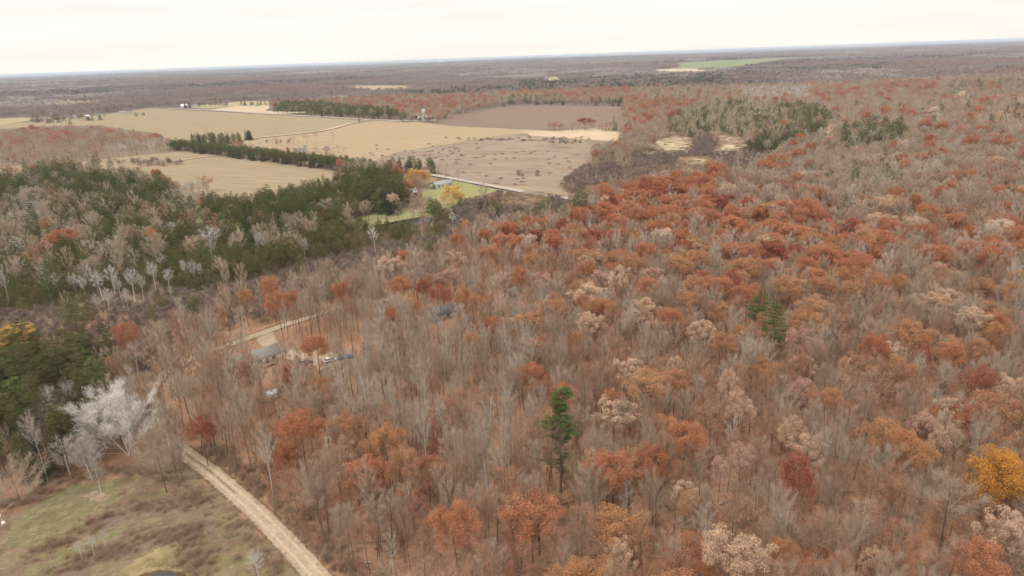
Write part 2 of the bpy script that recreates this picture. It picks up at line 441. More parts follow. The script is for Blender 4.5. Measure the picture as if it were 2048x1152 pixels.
# ---------------------------------------------------------------- trees
def deciduous(seed, H, Rc, cb, nl, nsub, ntw, tw_len, tw_w, nleaf=0, leaf_s=0.3, asc=0.5, flat=0.55, lod=0, droop=0.0, stems=1, clump=1.0, rad=None, branchy=0.5, bark_r=1.0, dome=0):
    rg = np.random.default_rng(seed)
    T = MB(); C = MB()
    rad = rad or H * 0.0105 * bark_r
    k = 6 if lod == 0 else 4
    allS = []; allD = []
    for st in range(stems):
        ang = rg.uniform(0, 6.28) if stems == 1 else st * 6.28 / stems + rg.uniform(-.4, .4)
        lean = (0.02 if stems == 1 else 0.22) * H
        top = np.array([math.cos(ang) * lean, math.sin(ang) * lean, H * (0.9 if stems == 1 else rg.uniform(.72, .92))])
        ts = np.linspace(0, 1, k)
        P = ts[:, None] * top + np.stack([np.sin(ts * 3.1 + ang) * 0.012 * H * ts, np.cos(ts * 2.7 + ang) * 0.012 * H * ts, ts * 0], 1)
        rr = rad * (1 - 0.86 * ts ** 0.9) * (1.0 if stems == 1 else 0.62)
        P0 = P.copy(); P0[0, 2] -= 0.4
        T.tube(P0, rr, (5, 4, 3)[lod])
        # limbs end on the crown's envelope
        zc = H * (cb + 1) / 2; rz = H * (1 - cb) / 2
        n = max(3, nl // stems)
        az = np.arange(n) * 2.399 + rg.uniform(0, 6.28, 1) + rg.normal(0, .25, n)
        u = (np.arange(n) + rg.uniform(0, 1, n)) / n
        elev = np.arcsin((-0.05 + 1.03 * u) if dome else (-0.35 + 1.3 * u))
        rfac = rg.uniform(0.60 if dome and not lod else 0.72, 1.02, n)
        E = np.stack([np.cos(az) * np.cos(elev) * Rc, np.sin(az) * np.cos(elev) * Rc, np.sin(elev) * rz], 1) * rfac[:, None] + np.array([0, 0, zc])
        if stems > 1:
            E[:, :2] = E[:, :2] * 0.62 + top[:2] * 0.8
        hd = np.hypot(E[:, 0], E[:, 1])
        zs = np.clip(E[:, 2] - hd * (0.5 + asc) - 0.06 * H, H * max(0.05, cb - 0.16), H * 0.84)
        tt = zs / top[2]
        S = np.stack([np.interp(tt, ts, P[:, i]) for i in range(3)], 1)
        Mid = S + (E - S) * np.array([0.58, 0.58, 0.40 if asc > 0 else 0.6]) + rg.normal(0, .03 * H, (n, 3)) * 0.5
        kk = 5 if lod == 0 else 3
        t = np.linspace(0, 1, kk)[None, :, None]
        Lb = (1 - t) ** 2 * S[:, None] + 2 * t * (1 - t) * Mid[:, None] + t ** 2 * E[:, None]
        lr = rad * 0.30 * (1 - 0.8 * np.linspace(0, 1, kk))[None, :] * (1 - 0.5 * u)[:, None]
        if lod < 2:
            C.tube(Lb, lr, 3)
        else:
            C.tube(Lb, lr * 1.3, 3) if n < 8 else None
        # sub-branches
        m_ = nsub
        li = np.repeat(np.arange(n), m_); nn = len(li)
        tb = rg.uniform(0.25, 1.0, nn)[:, None]
        Sb = (1 - tb) ** 2 * S[li] + 2 * tb * (1 - tb) * Mid[li] + tb ** 2 * E[li]
        outw = Sb - np.array([0, 0, zc - rz * 0.75]); outw = unit(outw * np.array([1, 1, 0.8]))
        Dd = unit(unit(E[li] - S[li]) * 0.7 + outw * 0.5 + rg.normal(0, .5, (nn, 3)) + np.array([0, 0, 0.35 * asc * 2]))
        ll = rg.uniform(.22, .42, nn)[:, None] * max(Rc, rz * 0.6) * (0.6 + 0.6 * (1 - tb))
        Eb = Sb + Dd * ll
        # clip to the envelope
        q = (Eb - np.array([0, 0, zc])) / np.array([Rc, Rc, rz]); ql = np.linalg.norm(q, axis=1, keepdims=True)
        q = np.where(ql > 1.05, q / ql * 1.05, q) if stems == 1 else q
        Eb = q * np.array([Rc, Rc, rz]) + np.array([0, 0, zc])
        if lod == 0:
            Mb = (Sb + Eb) / 2 + rg.normal(0, .12, (nn, 3))
            C.tube(np.stack([Sb, Mb, Eb], 1), np.tile(np.array([.042, .028, .014]) * (H / 18) * (1 + branchy), (nn, 1)), 3)
        elif lod == 1:
            slivers(C, Sb, Eb - Sb, np.linalg.norm(Eb - Sb, axis=1), .13 * H / 18, rg)
        allS.append(Sb); allD.append(Eb)
    Sb = np.concatenate(allS); Eb = np.concatenate(allD)
    # twigs
    if ntw:
        i = rg.integers(0, len(Sb), ntw); t = rg.uniform(0.15, 1.05, ntw)[:, None]
        A = Sb[i] + (Eb[i] - Sb[i]) * t + rg.normal(0, .05 if nleaf > 4000 else .26, (ntw, 3))
        outw = unit((A - np.array([0, 0, H * cb * 0.9])) * np.array([1, 1, .9]))
        D = unit(Eb[i] - Sb[i]) * 0.55 + outw * 0.5 + rg.normal(0, .55, (ntw, 3)) + np.array([0, 0, 0.55 * asc - droop])
        slivers(C, A, D, tw_len * rg.uniform(.5, 1.35, ntw), tw_w * rg.uniform(.7, 1.3, ntw), rg)
    if nleaf:
        # puffs round the branch ends
        sel = rg.random(len(Eb)) < clump
        Ce = Eb[sel]; pr = rg.uniform(.75, 1.25, len(Ce)) * Rc * ((.26 if lod else dome) if dome else 0.235)
        w = pr ** 2 / np.sum(pr ** 2)
        i = rg.choice(len(Ce), nleaf, p=w)
        dvec = unit(rg.normal(size=(nleaf, 3)) + np.array([0, 0, .35]))
        rr = rg.uniform(0.35, 1.0, nleaf) ** 0.6
        Cc = Ce[i] + dvec * (pr[i] * rr)[:, None] * np.array([1, 1, flat + .25])
        if droop:
            Cc[:, 2] -= rg.uniform(0, 1, nleaf) ** 1.5 * droop * 4.0
        leaves(C, Cc, leaf_s, rg, 1, 0.4)
    return T, C

def conifer(seed, H, Rc, cb, levels, per, nneed, nl, nw, shape='cone', lod=0, droop=0.2, rough=0.25, stretch=1.0):
    rg = np.random.default_rng(seed)
    T = MB(); C = MB()
    ts = np.linspace(0, 1, 4)
    P = np.stack([0.008 * H * np.sin(ts * 4 + seed), 0.008 * H * np.cos(ts * 3), ts * H * 0.97], 1)
    P[0, 2] -= 0.4
    T.tube(P, H * 0.010 * (1 - 0.9 * ts), (5, 4, 3)[lod])
    n = levels * per
    u = (np.arange(n) + rg.uniform(0, 1, n)) / n
    if shape != 'dense':
        u = (np.floor(u * levels) + rg.uniform(0, .35, n)) / levels
    z = H * (cb + (1 - cb) * u)
    if shape == 'cone':
        r = Rc * (1 - u) ** 0.8 + 0.04 * Rc
    elif shape == 'pine':
        r = Rc * np.sin(np.clip(0.12 + 0.9 * (1 - u), 0, 1) * math.pi * 0.62) ** 0.9 * np.where(u > .9, .5, 1)
    elif shape == 'column':
        r = Rc * (.72 + .28 * np.sin(u * 17.0 + seed)) * np.sqrt(np.clip(1 - u ** 7, .02, 1))
    elif shape == 'dome':
        r = Rc * np.sqrt(np.clip(1 - (u * 1.0) ** 2.4, 0.02, 1)) * (0.75 + .25 * np.sin(u * 3.1))
    else:
        r = Rc * np.sqrt(np.clip(1 - u ** 1.5, 0.01, 1)) * np.clip(0.7 + u * 3, 0, 1)
    r = r * rg.uniform(1 - rough, 1 + rough * .6, n)
    if shape == 'pine':      # a few long limbs, gaps between the layers
        r = r * np.where(rg.random(n) < .2, .45, 1.0)
    az = rg.uniform(0, 6.283, n)
    S = np.stack([az * 0, az * 0, z], 1)
    rise = {'column': .15, 'cone': -droop, 'pine': 0.12, 'dome': 0.3, 'dense': 0.5}[shape]
    E = np.stack([np.cos(az) * r, np.sin(az) * r, z + r * rise], 1)
    if lod == 0:
        C.tube(np.stack([S, E], 1), np.tile([H * .0035, H * .001], (n, 1)), 3, 0)
    w = r * (np.where(u < .38, .16, 1.0) if shape == 'column' else 1.0); w = w / w.sum()
    i = rg.choice(n, nneed, p=w)
    t = rg.uniform(.12, 1.0, nneed) ** 0.6
    A = S[i] + (E[i] - S[i]) * t[:, None]
    side = unit(np.cross(E[i] - S[i], np.array([0, 0, 1.0])))
    spread = (rg.uniform(-1, 1, nneed) * (1.0 - t * .6) * r[i] * 0.30)
    A = A + side * spread[:, None] + rg.normal(0, .06 * Rc / 3, (nneed, 3))
    D = unit(E[i] - S[i]) * 0.6 + side * np.sign(spread)[:, None] * 0.5 + rg.normal(0, .35, (nneed, 3)) + np.array([0, 0, 0.25 if shape != 'cone' else -0.05])
    slivers(C, A, D, nl * rg.uniform(.5, 1.3, nneed), nw * rg.uniform(.7, 1.3, nneed), rg, 1)
    return T, C

# style -> (category, unit height, unit crown radius, crown centre fraction, builder(seed, lod), bark, twig, leaf)
def D_(**k):
    def f(seed, lod):
        q = dict(k); sc = q.pop('tw'); lf = q.pop('lf', None)
        n, ln, w = sc
        mul = ((1.0, 1.0, 1.0), (.75, 1.1, 1.6), (.2, 1.4, 4.0))[lod]
        rj = np.random.default_rng(seed + 5); q['asc'] = q['asc'] * rj.uniform(.55, 1.1); q['Rc'] = q['Rc'] * rj.uniform(.88, 1.12); q['cb'] = q['cb'] + rj.uniform(-.05, .08)
        q['ntw'] = int(n * mul[0]); q['tw_len'] = ln * mul[1]; q['tw_w'] = w * mul[2]
        if lf:
            m2 = ((1.0, 1.0), (.70, 1.35), (.17, 2.6))[lod]
            q['nleaf'] = int(lf[0] * m2[0]); q['leaf_s'] = lf[1] * m2[1]
        if lod:
            q['nsub'] = max(3, int(q['nsub'] * (.7, .55)[lod - 1])); q['nl'] = max(5, int(q['nl'] * (.85, .6)[lod - 1]))
        return deciduous(seed, lod=lod, **q)
    return f
def K_(**k):
    def f(seed, lod):
        q = dict(k); n, ln, w = q.pop('nd')
        mul = ((1.0, 1.0, 1.0), (.45, 1.2, 1.8), (.12, 1.6, 4.2))[lod]
        q['nneed'] = int(n * mul[0]); q['nl'] = ln * mul[1]; q['nw'] = w * mul[2]
        return conifer(seed, lod=lod, **q)
    return f
BARE = dict(H=18, Rc=4.4, cb=.46, nl=18, nsub=14, tw=(5400, .62, .024), asc=.55, branchy=-.25)
STY = {
    'bare':   ('bare tree', 18, 4.6, .72, D_(**BARE), 'bark_grey', 'twig_grey', 'twig_grey', 6),
    'brown':  ('bare tree', 18, 4.6, .72, D_(**dict(BARE, asc=.45)), 'bark_brown', 'twig_brown', 'twig_brown', 5),
    'pole':   ('bare tree', 18, 2.3, .75, D_(H=18, Rc=2.2, cb=.55, nl=12, nsub=8, tw=(1250, .55, .024), asc=.65, branchy=-.3), 'bark_grey', 'twig_grey', 'twig_grey', 5),
    'pale':   ('pale bare tree', 19, 3.0, .7, D_(H=19, Rc=2.6, cb=.42, nl=14, nsub=9, tw=(1500, .6, .026), asc=.75, branchy=-.1), 'bark_pale', 'twig_pale', 'twig_pale', 3),
    'birch':  ('birch tree', 15, 2.9, .72, D_(H=15, Rc=2.7, cb=.50, nl=18, nsub=9, tw=(2100, .6, .030), asc=.65, branchy=-.1), 'bark_white', 'twig_birch', 'twig_birch', 4),
    'white':  ('white-barked tree', 17, 7.0, .6, D_(H=17, Rc=7.0, cb=.10, nl=45, nsub=17, tw=(24000, .75, .030), asc=.6, branchy=.1, stems=3, bark_r=.7), 'bark_white', 'twig_white', 'twig_white', 2),
    'round':  ('bare tree', 13, 6.5, .56, D_(H=13, Rc=6.5, cb=.10, nl=32, nsub=13, tw=(9500, .75, .028), asc=.5, branchy=-.1), 'bark_grey', 'twig_grey', 'twig_grey', 2),
    'fan':    ('white-barked tree', 14, 3.4, .6, D_(H=14, Rc=3.4, cb=.22, nl=26, nsub=9, tw=(3200, .8, .034), asc=.6, branchy=.5), 'bark_white', 'twig_pale', 'twig_pale', 3),
    'oak':    ('oak tree', 17, 5.2, .72, D_(H=17, Rc=5.2, cb=.50, nl=20, nsub=8, tw=(700, .8, .03), lf=(12500, .185), asc=.25, dome=.21), 'bark_brown', 'twig_brown', 'leaf_rust', 4),
    'copper': ('oak tree', 17, 5.0, .72, D_(H=17, Rc=5.0, cb=.50, nl=18, nsub=8, tw=(800, .8, .03), lf=(9000, .185), asc=.3, clump=.8, dome=.20), 'bark_brown', 'twig_brown', 'leaf_copper', 3),
    'darkred':('red oak tree', 17, 4.6, .70, D_(H=17, Rc=4.6, cb=.42, nl=18, nsub=8, tw=(800, .8, .03), lf=(9500, .18), asc=.3, dome=.20), 'bark_brown', 'twig_brown', 'leaf_dark_red', 3),
    'tan':    ('pale-leaved oak', 17, 4.8, .74, D_(H=17, Rc=4.8, cb=.52, nl=19, nsub=8, tw=(1100, .8, .03), lf=(8600, .17), asc=.3, clump=.62, dome=.155), 'bark_brown', 'twig_brown', 'leaf_tan', 4),
    'pink':   ('pale-leaved oak', 17, 4.8, .72, D_(H=17, Rc=4.8, cb=.50, nl=19, nsub=8, tw=(1200, .8, .03), lf=(7600, .17), asc=.3, clump=.62, dome=.16), 'bark_brown', 'twig_brown', 'leaf_pink', 3),
    'faded':  ('thin-leaved oak', 16, 4.6, .68, D_(H=16, Rc=4.4, cb=.36, nl=15, nsub=8, tw=(2200, .7, .024), lf=(2600, .17), asc=.45), 'bark_grey', 'twig_brown', 'leaf_faded', 4),
    'gold':   ('golden tree', 14, 5.5, .68, D_(H=14, Rc=5.5, cb=.36, nl=15, nsub=8, tw=(500, .8, .045), lf=(12000, .20), asc=.3, dome=.24), 'bark_brown', 'twig_brown', 'leaf_gold', 1),
    'willow': ('willow tree', 13, 7.0, .62, D_(H=13, Rc=7.0, cb=.22, nl=18, nsub=9, tw=(900, 1.4, .035), lf=(14000, .24), asc=.2, droop=.6), 'bark_brown', 'twig_brown', 'leaf_willow', 2),
    'pine':   ('pine tree', 23, 4.6, .66, K_(H=23, Rc=4.6, cb=.30, levels=15, per=8, nd=(7500, .55, .085), shape='pine'), 'bark_brown', 'bark_brown', 'needle_pine', 3),
    'bright': ('pine tree', 22, 3.6, .66, K_(H=22, Rc=3.8, cb=.34, levels=14, per=8, nd=(7500, .55, .085), shape='pine'), 'bark_brown', 'bark_brown', 'needle_bright', 2),
    'lone':   ('pine tree', 27, 3.4, .72, K_(H=27, Rc=3.4, cb=.20, levels=20, per=11, nd=(15000, .5, .085), shape='column', rough=.45), 'bark_brown', 'bark_brown', 'needle_bright', 1),
    'redpine':('pine tree', 17, 3.0, .66, K_(H=17, Rc=3.0, cb=.34, levels=13, per=8, nd=(5200, .5, .085), shape='dome'), 'bark_brown', 'bark_brown', 'needle_red_pine', 3),
    'spruce': ('spruce tree', 15, 3.4, .45, K_(H=15, Rc=3.4, cb=.05, levels=20, per=9, nd=(7000, .5, .085), shape='cone'), 'bark_brown', 'bark_brown', 'needle_spruce', 3),
    'cedar':  ('cedar tree', 9, 2.5, .5, K_(H=9, Rc=2.5, cb=.04, levels=16, per=8, nd=(3600, .42, .075), shape='dense'), 'bark_brown', 'bark_brown', 'needle_cedar', 4),
    'shrub':  ('shrub', 3.6, 2.3, .6, D_(H=3.6, Rc=2.3, cb=.12, nl=12, nsub=6, tw=(1300, .6, .035), asc=.6, stems=4, rad=.05), 'twig_mauve', 'twig_mauve', 'twig_mauve', 4),
}
NAME = {'bare': 'bare_tree', 'brown': 'bare_tree', 'pole': 'bare_pole_tree', 'pale': 'pale_bare_tree', 'birch': 'birch_tree', 'white': 'white_barked_tree', 'round': 'bare_tree', 'fan': 'white_barked_tree', 'oak': 'oak_tree',
        'copper': 'copper_oak_tree', 'darkred': 'red_oak_tree', 'tan': 'tan_oak_tree', 'pink': 'pink_oak_tree', 'faded': 'faded_oak_tree', 'gold': 'golden_tree',
        'willow': 'willow_tree', 'lone': 'white_pine_tree', 'pine': 'white_pine_tree', 'bright': 'white_pine_tree', 'redpine': 'red_pine_tree', 'spruce': 'spruce_tree', 'cedar': 'cedar_tree', 'shrub': 'shrub'}
PROTO = {}
def proto(style, lod, var):
    """trunk mesh, crown mesh and one unlinked object of both (the source of the far woods)"""
    key = (style, lod, var)
    if key in PROTO:
        return PROTO[key]
    s = STY[style]
    seed = 1000 + (sum(ord(c) for c in style) * 13 + lod * 7 + var * 101)
    T, C = s[4](seed, lod)
    nm = NAME[style]
    tm = T.mesh(nm + '_trunk', [s[5]]); cmesh = C.mesh(nm + '_crown', [s[6], s[7]])
    J = MB.join((T, 0), (C, 1)); jm = J.mesh(nm + '_whole', [s[5], s[6], s[7]])
    ob = bpy.data.objects.new('%s_%d_%d_source' % (style, lod, var), jm)
    PROTO[key] = (tm, cmesh, ob)
    return PROTO[key]

# ---------------------------------------------------------------- linking and tagging
def tag(o, label=None, cat=None, group=None, kind=None):
    if label: o['label'] = label
    if cat: o['category'] = cat
    if group: o['group'] = group
    if kind: o['kind'] = kind
    return o
def obj(name, data, parent=None, loc=None, rot=None):
    o = bpy.data.objects.new(name, data); COL.objects.link(o)
    if parent is not None: o.parent = parent
    if loc is not None: o.location = loc
    if rot is not None: o.rotation_euler = rot
    return o
def part(name, mb, mats, parent, **k):
    return obj(name, mb.mesh(name, mats), parent, **k)

# ---------------------------------------------------------------- the ground
nr, na = 190, 300
rad_ = np.concatenate([[0.0], np.geomspace(12, 60000, nr)])
ang_ = np.linspace(0, 2 * math.pi, na, endpoint=False)
RX = rad_[:, None] * np.sin(ang_)[None]; RY = rad_[:, None] * np.cos(ang_)[None]
GZ = terr(RX, RY)
V = np.stack([RX, RY, GZ], -1).reshape(-1, 3)
ii = np.arange((nr + 1) * na).reshape(nr + 1, na)
a = ii[:-1]; b = ii[1:]; a2 = np.roll(a, -1, 1); b2 = np.roll(b, -1, 1)
F = np.concatenate([np.stack([a, b, b2], -1).reshape(-1, 3), np.stack([a, b2, a2], -1).reshape(-1, 3)[na:]])
g = MB(); g.add(V, F[:, ::-1])
tag(obj('ground', g.mesh('ground', ['ground'])), 'leaf-covered woodland floor stretching flat to the horizon', kind='structure')

from mathutils.geometry import tessellate_polygon
def smooth_closed(pts, step, jit, seed):
    rg = np.random.default_rng(seed)
    outp = []
    n = len(pts)
    for i in range(n):
        p = np.array(pts[i]); q = np.array(pts[(i + 1) % n])
        k = max(1, int(np.linalg.norm(q - p) / step)); k = min(k, 60)
        for j in range(k):
            outp.append(p + (q - p) * j / k + rg.normal(0, jit, 2))
    return outp
def sheet(name, poly, mat, dz, label, jit=1.5, step=12, cat=None, kind='structure', group=None):
    W = at(np.array([p[0] for p in poly]), np.array([p[1] for p in poly]))[:, :2]
    pts = smooth_closed([tuple(w) for w in W], step, jit, len(name) * 7 + abs(int(poly[0][0])))
    P3 = [Vector((p[0], p[1], float(terr(p[0], p[1])) + dz)) for p in pts]
    tri = tessellate_polygon([P3])
    mb = MB(); V = np.array([tuple(p) for p in P3]); T = np.array(tri)
    # face up
    A = V[T[:, 1]] - V[T[:, 0]]; B = V[T[:, 2]] - V[T[:, 0]]
    fl = (A[:, 0] * B[:, 1] - A[:, 1] * B[:, 0]) < 0
    T[fl] = T[fl][:, ::-1]
    mb.add(V, T)
    return tag(obj(name, mb.mesh(name, [mat])), label, cat, group, kind)

FIELDS = {   # visible outlines in the photograph
 'tan_field':   [(-60, 268), (-60, 252), (60, 244), (215, 229), (300, 216), (345, 219), (560, 230), (752, 240), (700, 247), (640, 263), (510, 276), (430, 290), (345, 283), (312, 266), (200, 251), (100, 252), (0, 258)],
 'stubble_field': [(508, 277), (640, 264), (705, 247), (755, 240), (800, 240), (900, 252), (1040, 259), (1122, 262), (1010, 270), (960, 278), (880, 291), (800, 303), (738, 324), (690, 317), (640, 309), (560, 302), (508, 291), (470, 289)],
 'plowed_field': [(872, 249), (900, 236), (960, 222), (1030, 211), (1245, 213), (1240, 226), (1190, 256), (1092, 260), (960, 254)],
 'straw_strip': [(1042, 262), (1100, 262), (1190, 257), (1245, 266), (1236, 283), (1170, 279), (1060, 271)],
 'scrub_field': [(738, 324), (800, 303), (880, 291), (960, 278), (1010, 270), (1060, 271), (1170, 280), (1190, 300), (1165, 330), (1130, 352), (1120, 372), (1150, 392), (1060, 384), (980, 368), (900, 352), (860, 336), (800, 332)],
 'hay_field':   [(-60, 342), (-60, 338), (30, 332), (100, 331), (200, 319), (300, 309), (365, 303), (425, 306), (455, 312), (590, 331), (700, 348), (735, 351), (640, 363), (560, 379), (485, 392), (420, 392), (352, 372), (338, 352), (250, 337), (130, 337), (0, 347)],
 'yellow_field': [(375, 215), (385, 212), (440, 207), (500, 202), (535, 203), (545, 209), (470, 213), (420, 217)],
 'fallow_strip': [(420, 219), (470, 213), (548, 210), (530, 222), (640, 224), (560, 228), (480, 224)],
 'far_left_field': [(100, 203), (120, 199), (213, 199), (213, 203), (150, 206), (100, 206)],
 'far_tan_field': [(655, 175), (700, 171), (800, 171), (832, 175), (800, 179), (720, 179)],
 'far_farm_field': [(1075, 159), (1090, 155), (1135, 152), (1136, 158), (1100, 162)],
 'far_green_field': [(1352, 128), (1380, 125), (1500, 119), (1560, 116), (1700, 112), (1704, 114), (1570, 120), (1500, 130), (1450, 137), (1365, 138)],
 'far_straw_field': [(1290, 141), (1350, 137), (1440, 138), (1440, 141), (1330, 145)],
 'side_field': [(-60, 251), (-60, 240), (0, 238), (60, 235), (62, 241), (0, 250)],
 'hidden_glade': [(382, 412), (404, 409), (407, 446), (394, 447)],
 'lawn': [(700, 441), (740, 431), (800, 421), (848, 420), (843, 400), (846, 385), (872, 372), (870, 366), (920, 361), (955, 372), (995, 381), (960, 392), (925, 400), (905, 412), (880, 420), (860, 431), (800, 443), (728, 458), (702, 454)],
 'marsh_meadow': [(1289, 294), (1320, 279), (1352, 271), (1382, 277), (1388, 294), (1335, 305)],
 'marsh_meadow.001': [(1426, 271), (1455, 272), (1492, 279), (1495, 293), (1470, 302), (1430, 303), (1440, 287)],
 'marsh_meadow.002': [(1345, 322), (1370, 315), (1410, 314), (1430, 320), (1424, 329), (1380, 332)],
 'marsh_meadow.003': [(1232, 345), (1290, 334), (1316, 332), (1250, 350)],
 'reed_patch': [(1000, 395), (1060, 389), (1100, 398), (1090, 408), (1040, 412), (1002, 408)],
 'reed_patch.001': [(1160, 376), (1195, 372), (1235, 372), (1210, 380), (1180, 386)],
 'roadside_clearing': [(1835, 225), (1870, 214), (1895, 212), (1880, 220), (1850, 228)],
 'roadside_clearing.001': [(1908, 190), (1930, 180), (1935, 188), (1920, 195)],
 'roadside_clearing.002': [(1640, 265), (1660, 250), (1680, 251), (1655, 270)],
}
FMAT = {'tan_field': ('field_green_tan', 'wide tan hay field beyond the grey wood, crossed by faint mowing lines'),
 'stubble_field': ('field_stubble', 'golden stubble field between the farm road and the scrub'),
 'plowed_field': ('field_plowed', 'brown ploughed field below the long tree line'),
 'straw_strip': ('field_straw', 'pale straw strip beside the ploughed field'),
 'scrub_field': ('field_scrub', 'mauve-brown scrubby fallow field behind the farmhouse road'),
 'hay_field': ('field_hay', 'tan hay field in front of the pine windbreak'),
 'yellow_field': ('field_yellow', 'yellow-green strip of field behind the white farmhouse'),
 'fallow_strip': ('field_straw', 'pale fallow strip beside the far country road'),
 'far_left_field': ('field_yellow', 'far yellow field strip within the woods'),
 'far_tan_field': ('field_stubble', 'far tan clearing surrounded by woods'),
 'far_farm_field': ('field_yellow', 'far field beside a white barn'),
 'far_green_field': ('field_green', 'bright green far field near the horizon'),
 'far_straw_field': ('field_straw', 'pale straw edge in front of the far green field'),
 'side_field': ('field_yellow', 'pale field at the end of the farm tree row'),
 'hidden_glade': ('lawn', 'small green glade between the pines'),
 'lawn': ('lawn', 'green lawn round the farmhouse and its pond'),
 'marsh_meadow': ('marsh_straw', 'pale straw marsh meadow west of the stream'),
 'marsh_meadow.001': ('marsh_straw', 'pale straw marsh meadow beside the dark conifers'),
 'marsh_meadow.002': ('marsh_straw', 'straw tongue of marsh by the stream bend'),
 'marsh_meadow.003': ('marsh_straw', 'thin straw bank along the stream'),
 'reed_patch': ('reeds', 'rusty reed patch below the road'),
 'reed_patch.001': ('reeds', 'rusty reed patch above the road end'),
 'roadside_clearing': ('reeds', 'pale clearing on the wooded rise'),
 'roadside_clearing.001': ('reeds', 'small pale clearing high on the far slope'),
 'roadside_clearing.002': ('reeds', 'small straw clearing between rusty trees')}
for i, (k, poly) in enumerate(FIELDS.items()):
    far = max(1.0, 12000.0 / max(20, np.mean([p[1] for p in poly]) - 95) / 60.0)
    sheet(k, poly, FMAT[k][0], 0.05 + 0.012 * i + (0.5 if 'marsh' in k or 'clearing' in k or 'reed' in k else 0), FMAT[k][1], jit=0.5 * far + (2.6 if 'marsh' in k or 'reed' in k else .5), step=(5 if 'marsh' in k or 'reed' in k else 14) * far)

MEADOW = [(-260, 1010), (-60, 985), (30, 1000), (80, 975), (130, 960), (200, 938), (270, 930), (330, 935), (352, 912), (380, 930), (440, 985), (520, 1065), (575, 1120), (640, 1190), (760, 1330), (300, 1700), (-500, 1700), (-500, 1250)]
sheet('meadow', MEADOW, 'meadow', 0.03, 'rough olive and brown grass clearing beside the gravel road', jit=.5, step=3)
sheet('grass_patch', [(20, 1050), (60, 1018), (110, 990), (150, 972), (225, 958), (250, 962), (232, 985), (250, 1000), (200, 1012), (175, 1040), (182, 1062), (120, 1075), (60, 1100), (20, 1096)], 'grass_green', 0.036, 'olive grass patch in the rough clearing', jit=.35, step=.9)
sheet('grass_patch.001', [(40, 1150), (130, 1102), (250, 1050), (258, 1056), (170, 1105), (70, 1170)], 'grass_green', 0.037, 'narrow olive grass band in the rough clearing', jit=.3, step=.9)
sheet('leaf_patch', [(-60, 1030), (10, 1008), (60, 985), (120, 968), (230, 938), (300, 948), (240, 958), (140, 970), (95, 992), (50, 1018), (0, 1045)], 'litter_patch', 0.038, 'rusty fallen leaves along the clearing edge', jit=.35, step=.9)
sheet('weed_patch', [(190, 1035), (260, 1005), (350, 985), (400, 1000), (440, 1050), (460, 1100), (430, 1110), (400, 1050), (340, 1030), (250, 1050), (190, 1062)], 'weeds', 0.039, 'brown weedy patch in the middle of the clearing', jit=.4, step=.9)
sheet('weed_patch.001', [(110, 1140), (190, 1108), (280, 1078), (370, 1058), (392, 1085), (385, 1130), (365, 1128), (355, 1095), (290, 1100), (200, 1130), (140, 1165)], 'weeds', 0.040, 'brown weedy bank above the small near pond', jit=.4, step=.9)
sheet('straw_patch', [(165, 990), (195, 982), (215, 992), (205, 1003), (180, 1000)], 'straw_weeds', 0.041, 'small pale straw patch in the clearing', jit=.35, step=.7)
sheet('straw_patch.001', [(240, 1140), (300, 1105), (350, 1085), (362, 1096), (350, 1118), (300, 1128), (262, 1150)], 'dead_grass', 0.042, 'pale straw patch behind the small near pond', jit=.4, step=.7)
sheet('pond_bank', [(230, 1170), (262, 1146), (300, 1135), (340, 1132), (374, 1140), (392, 1156), (400, 1190), (330, 1230), (250, 1215)], 'dead_grass', 0.045, 'yellowed grass bank round the small near pond', jit=.12, step=.7)
sheet('pond_mud', [(262, 1160), (285, 1147), (320, 1140), (355, 1142), (378, 1152), (384, 1175), (330, 1210), (272, 1195)], 'wet_mud', 0.06, 'dark wet mud rim of the small near pond', jit=.10, step=.6)
sheet('pond_water', [(300, 1152), (318, 1145), (340, 1143), (352, 1148), (350, 1160), (345, 1180), (315, 1190), (296, 1172)], 'pond_water', 0.075, 'small still pond in the rough grass clearing', jit=.08, step=.6)
sheet('farm_pond_water', [(738, 455), (790, 444), (850, 434), (868, 440), (860, 447), (800, 458), (760, 462)], 'pond_water', 0.45, 'dark farm pond along the lower edge of the lawn', jit=.4, step=5)
sheet('woods_pond_water', [(1476, 404), (1492, 399), (1520, 401), (1522, 414), (1500, 424), (1478, 420)], 'pond_water', 0.5, 'bright pond behind the rusty oaks', jit=.4, step=5)
sheet('pond_lawn', [(1490, 398), (1530, 396), (1575, 401), (1570, 410), (1524, 406), (1500, 402)], 'lawn', 0.45, 'strip of lawn behind the bright pond', jit=.5, step=6)

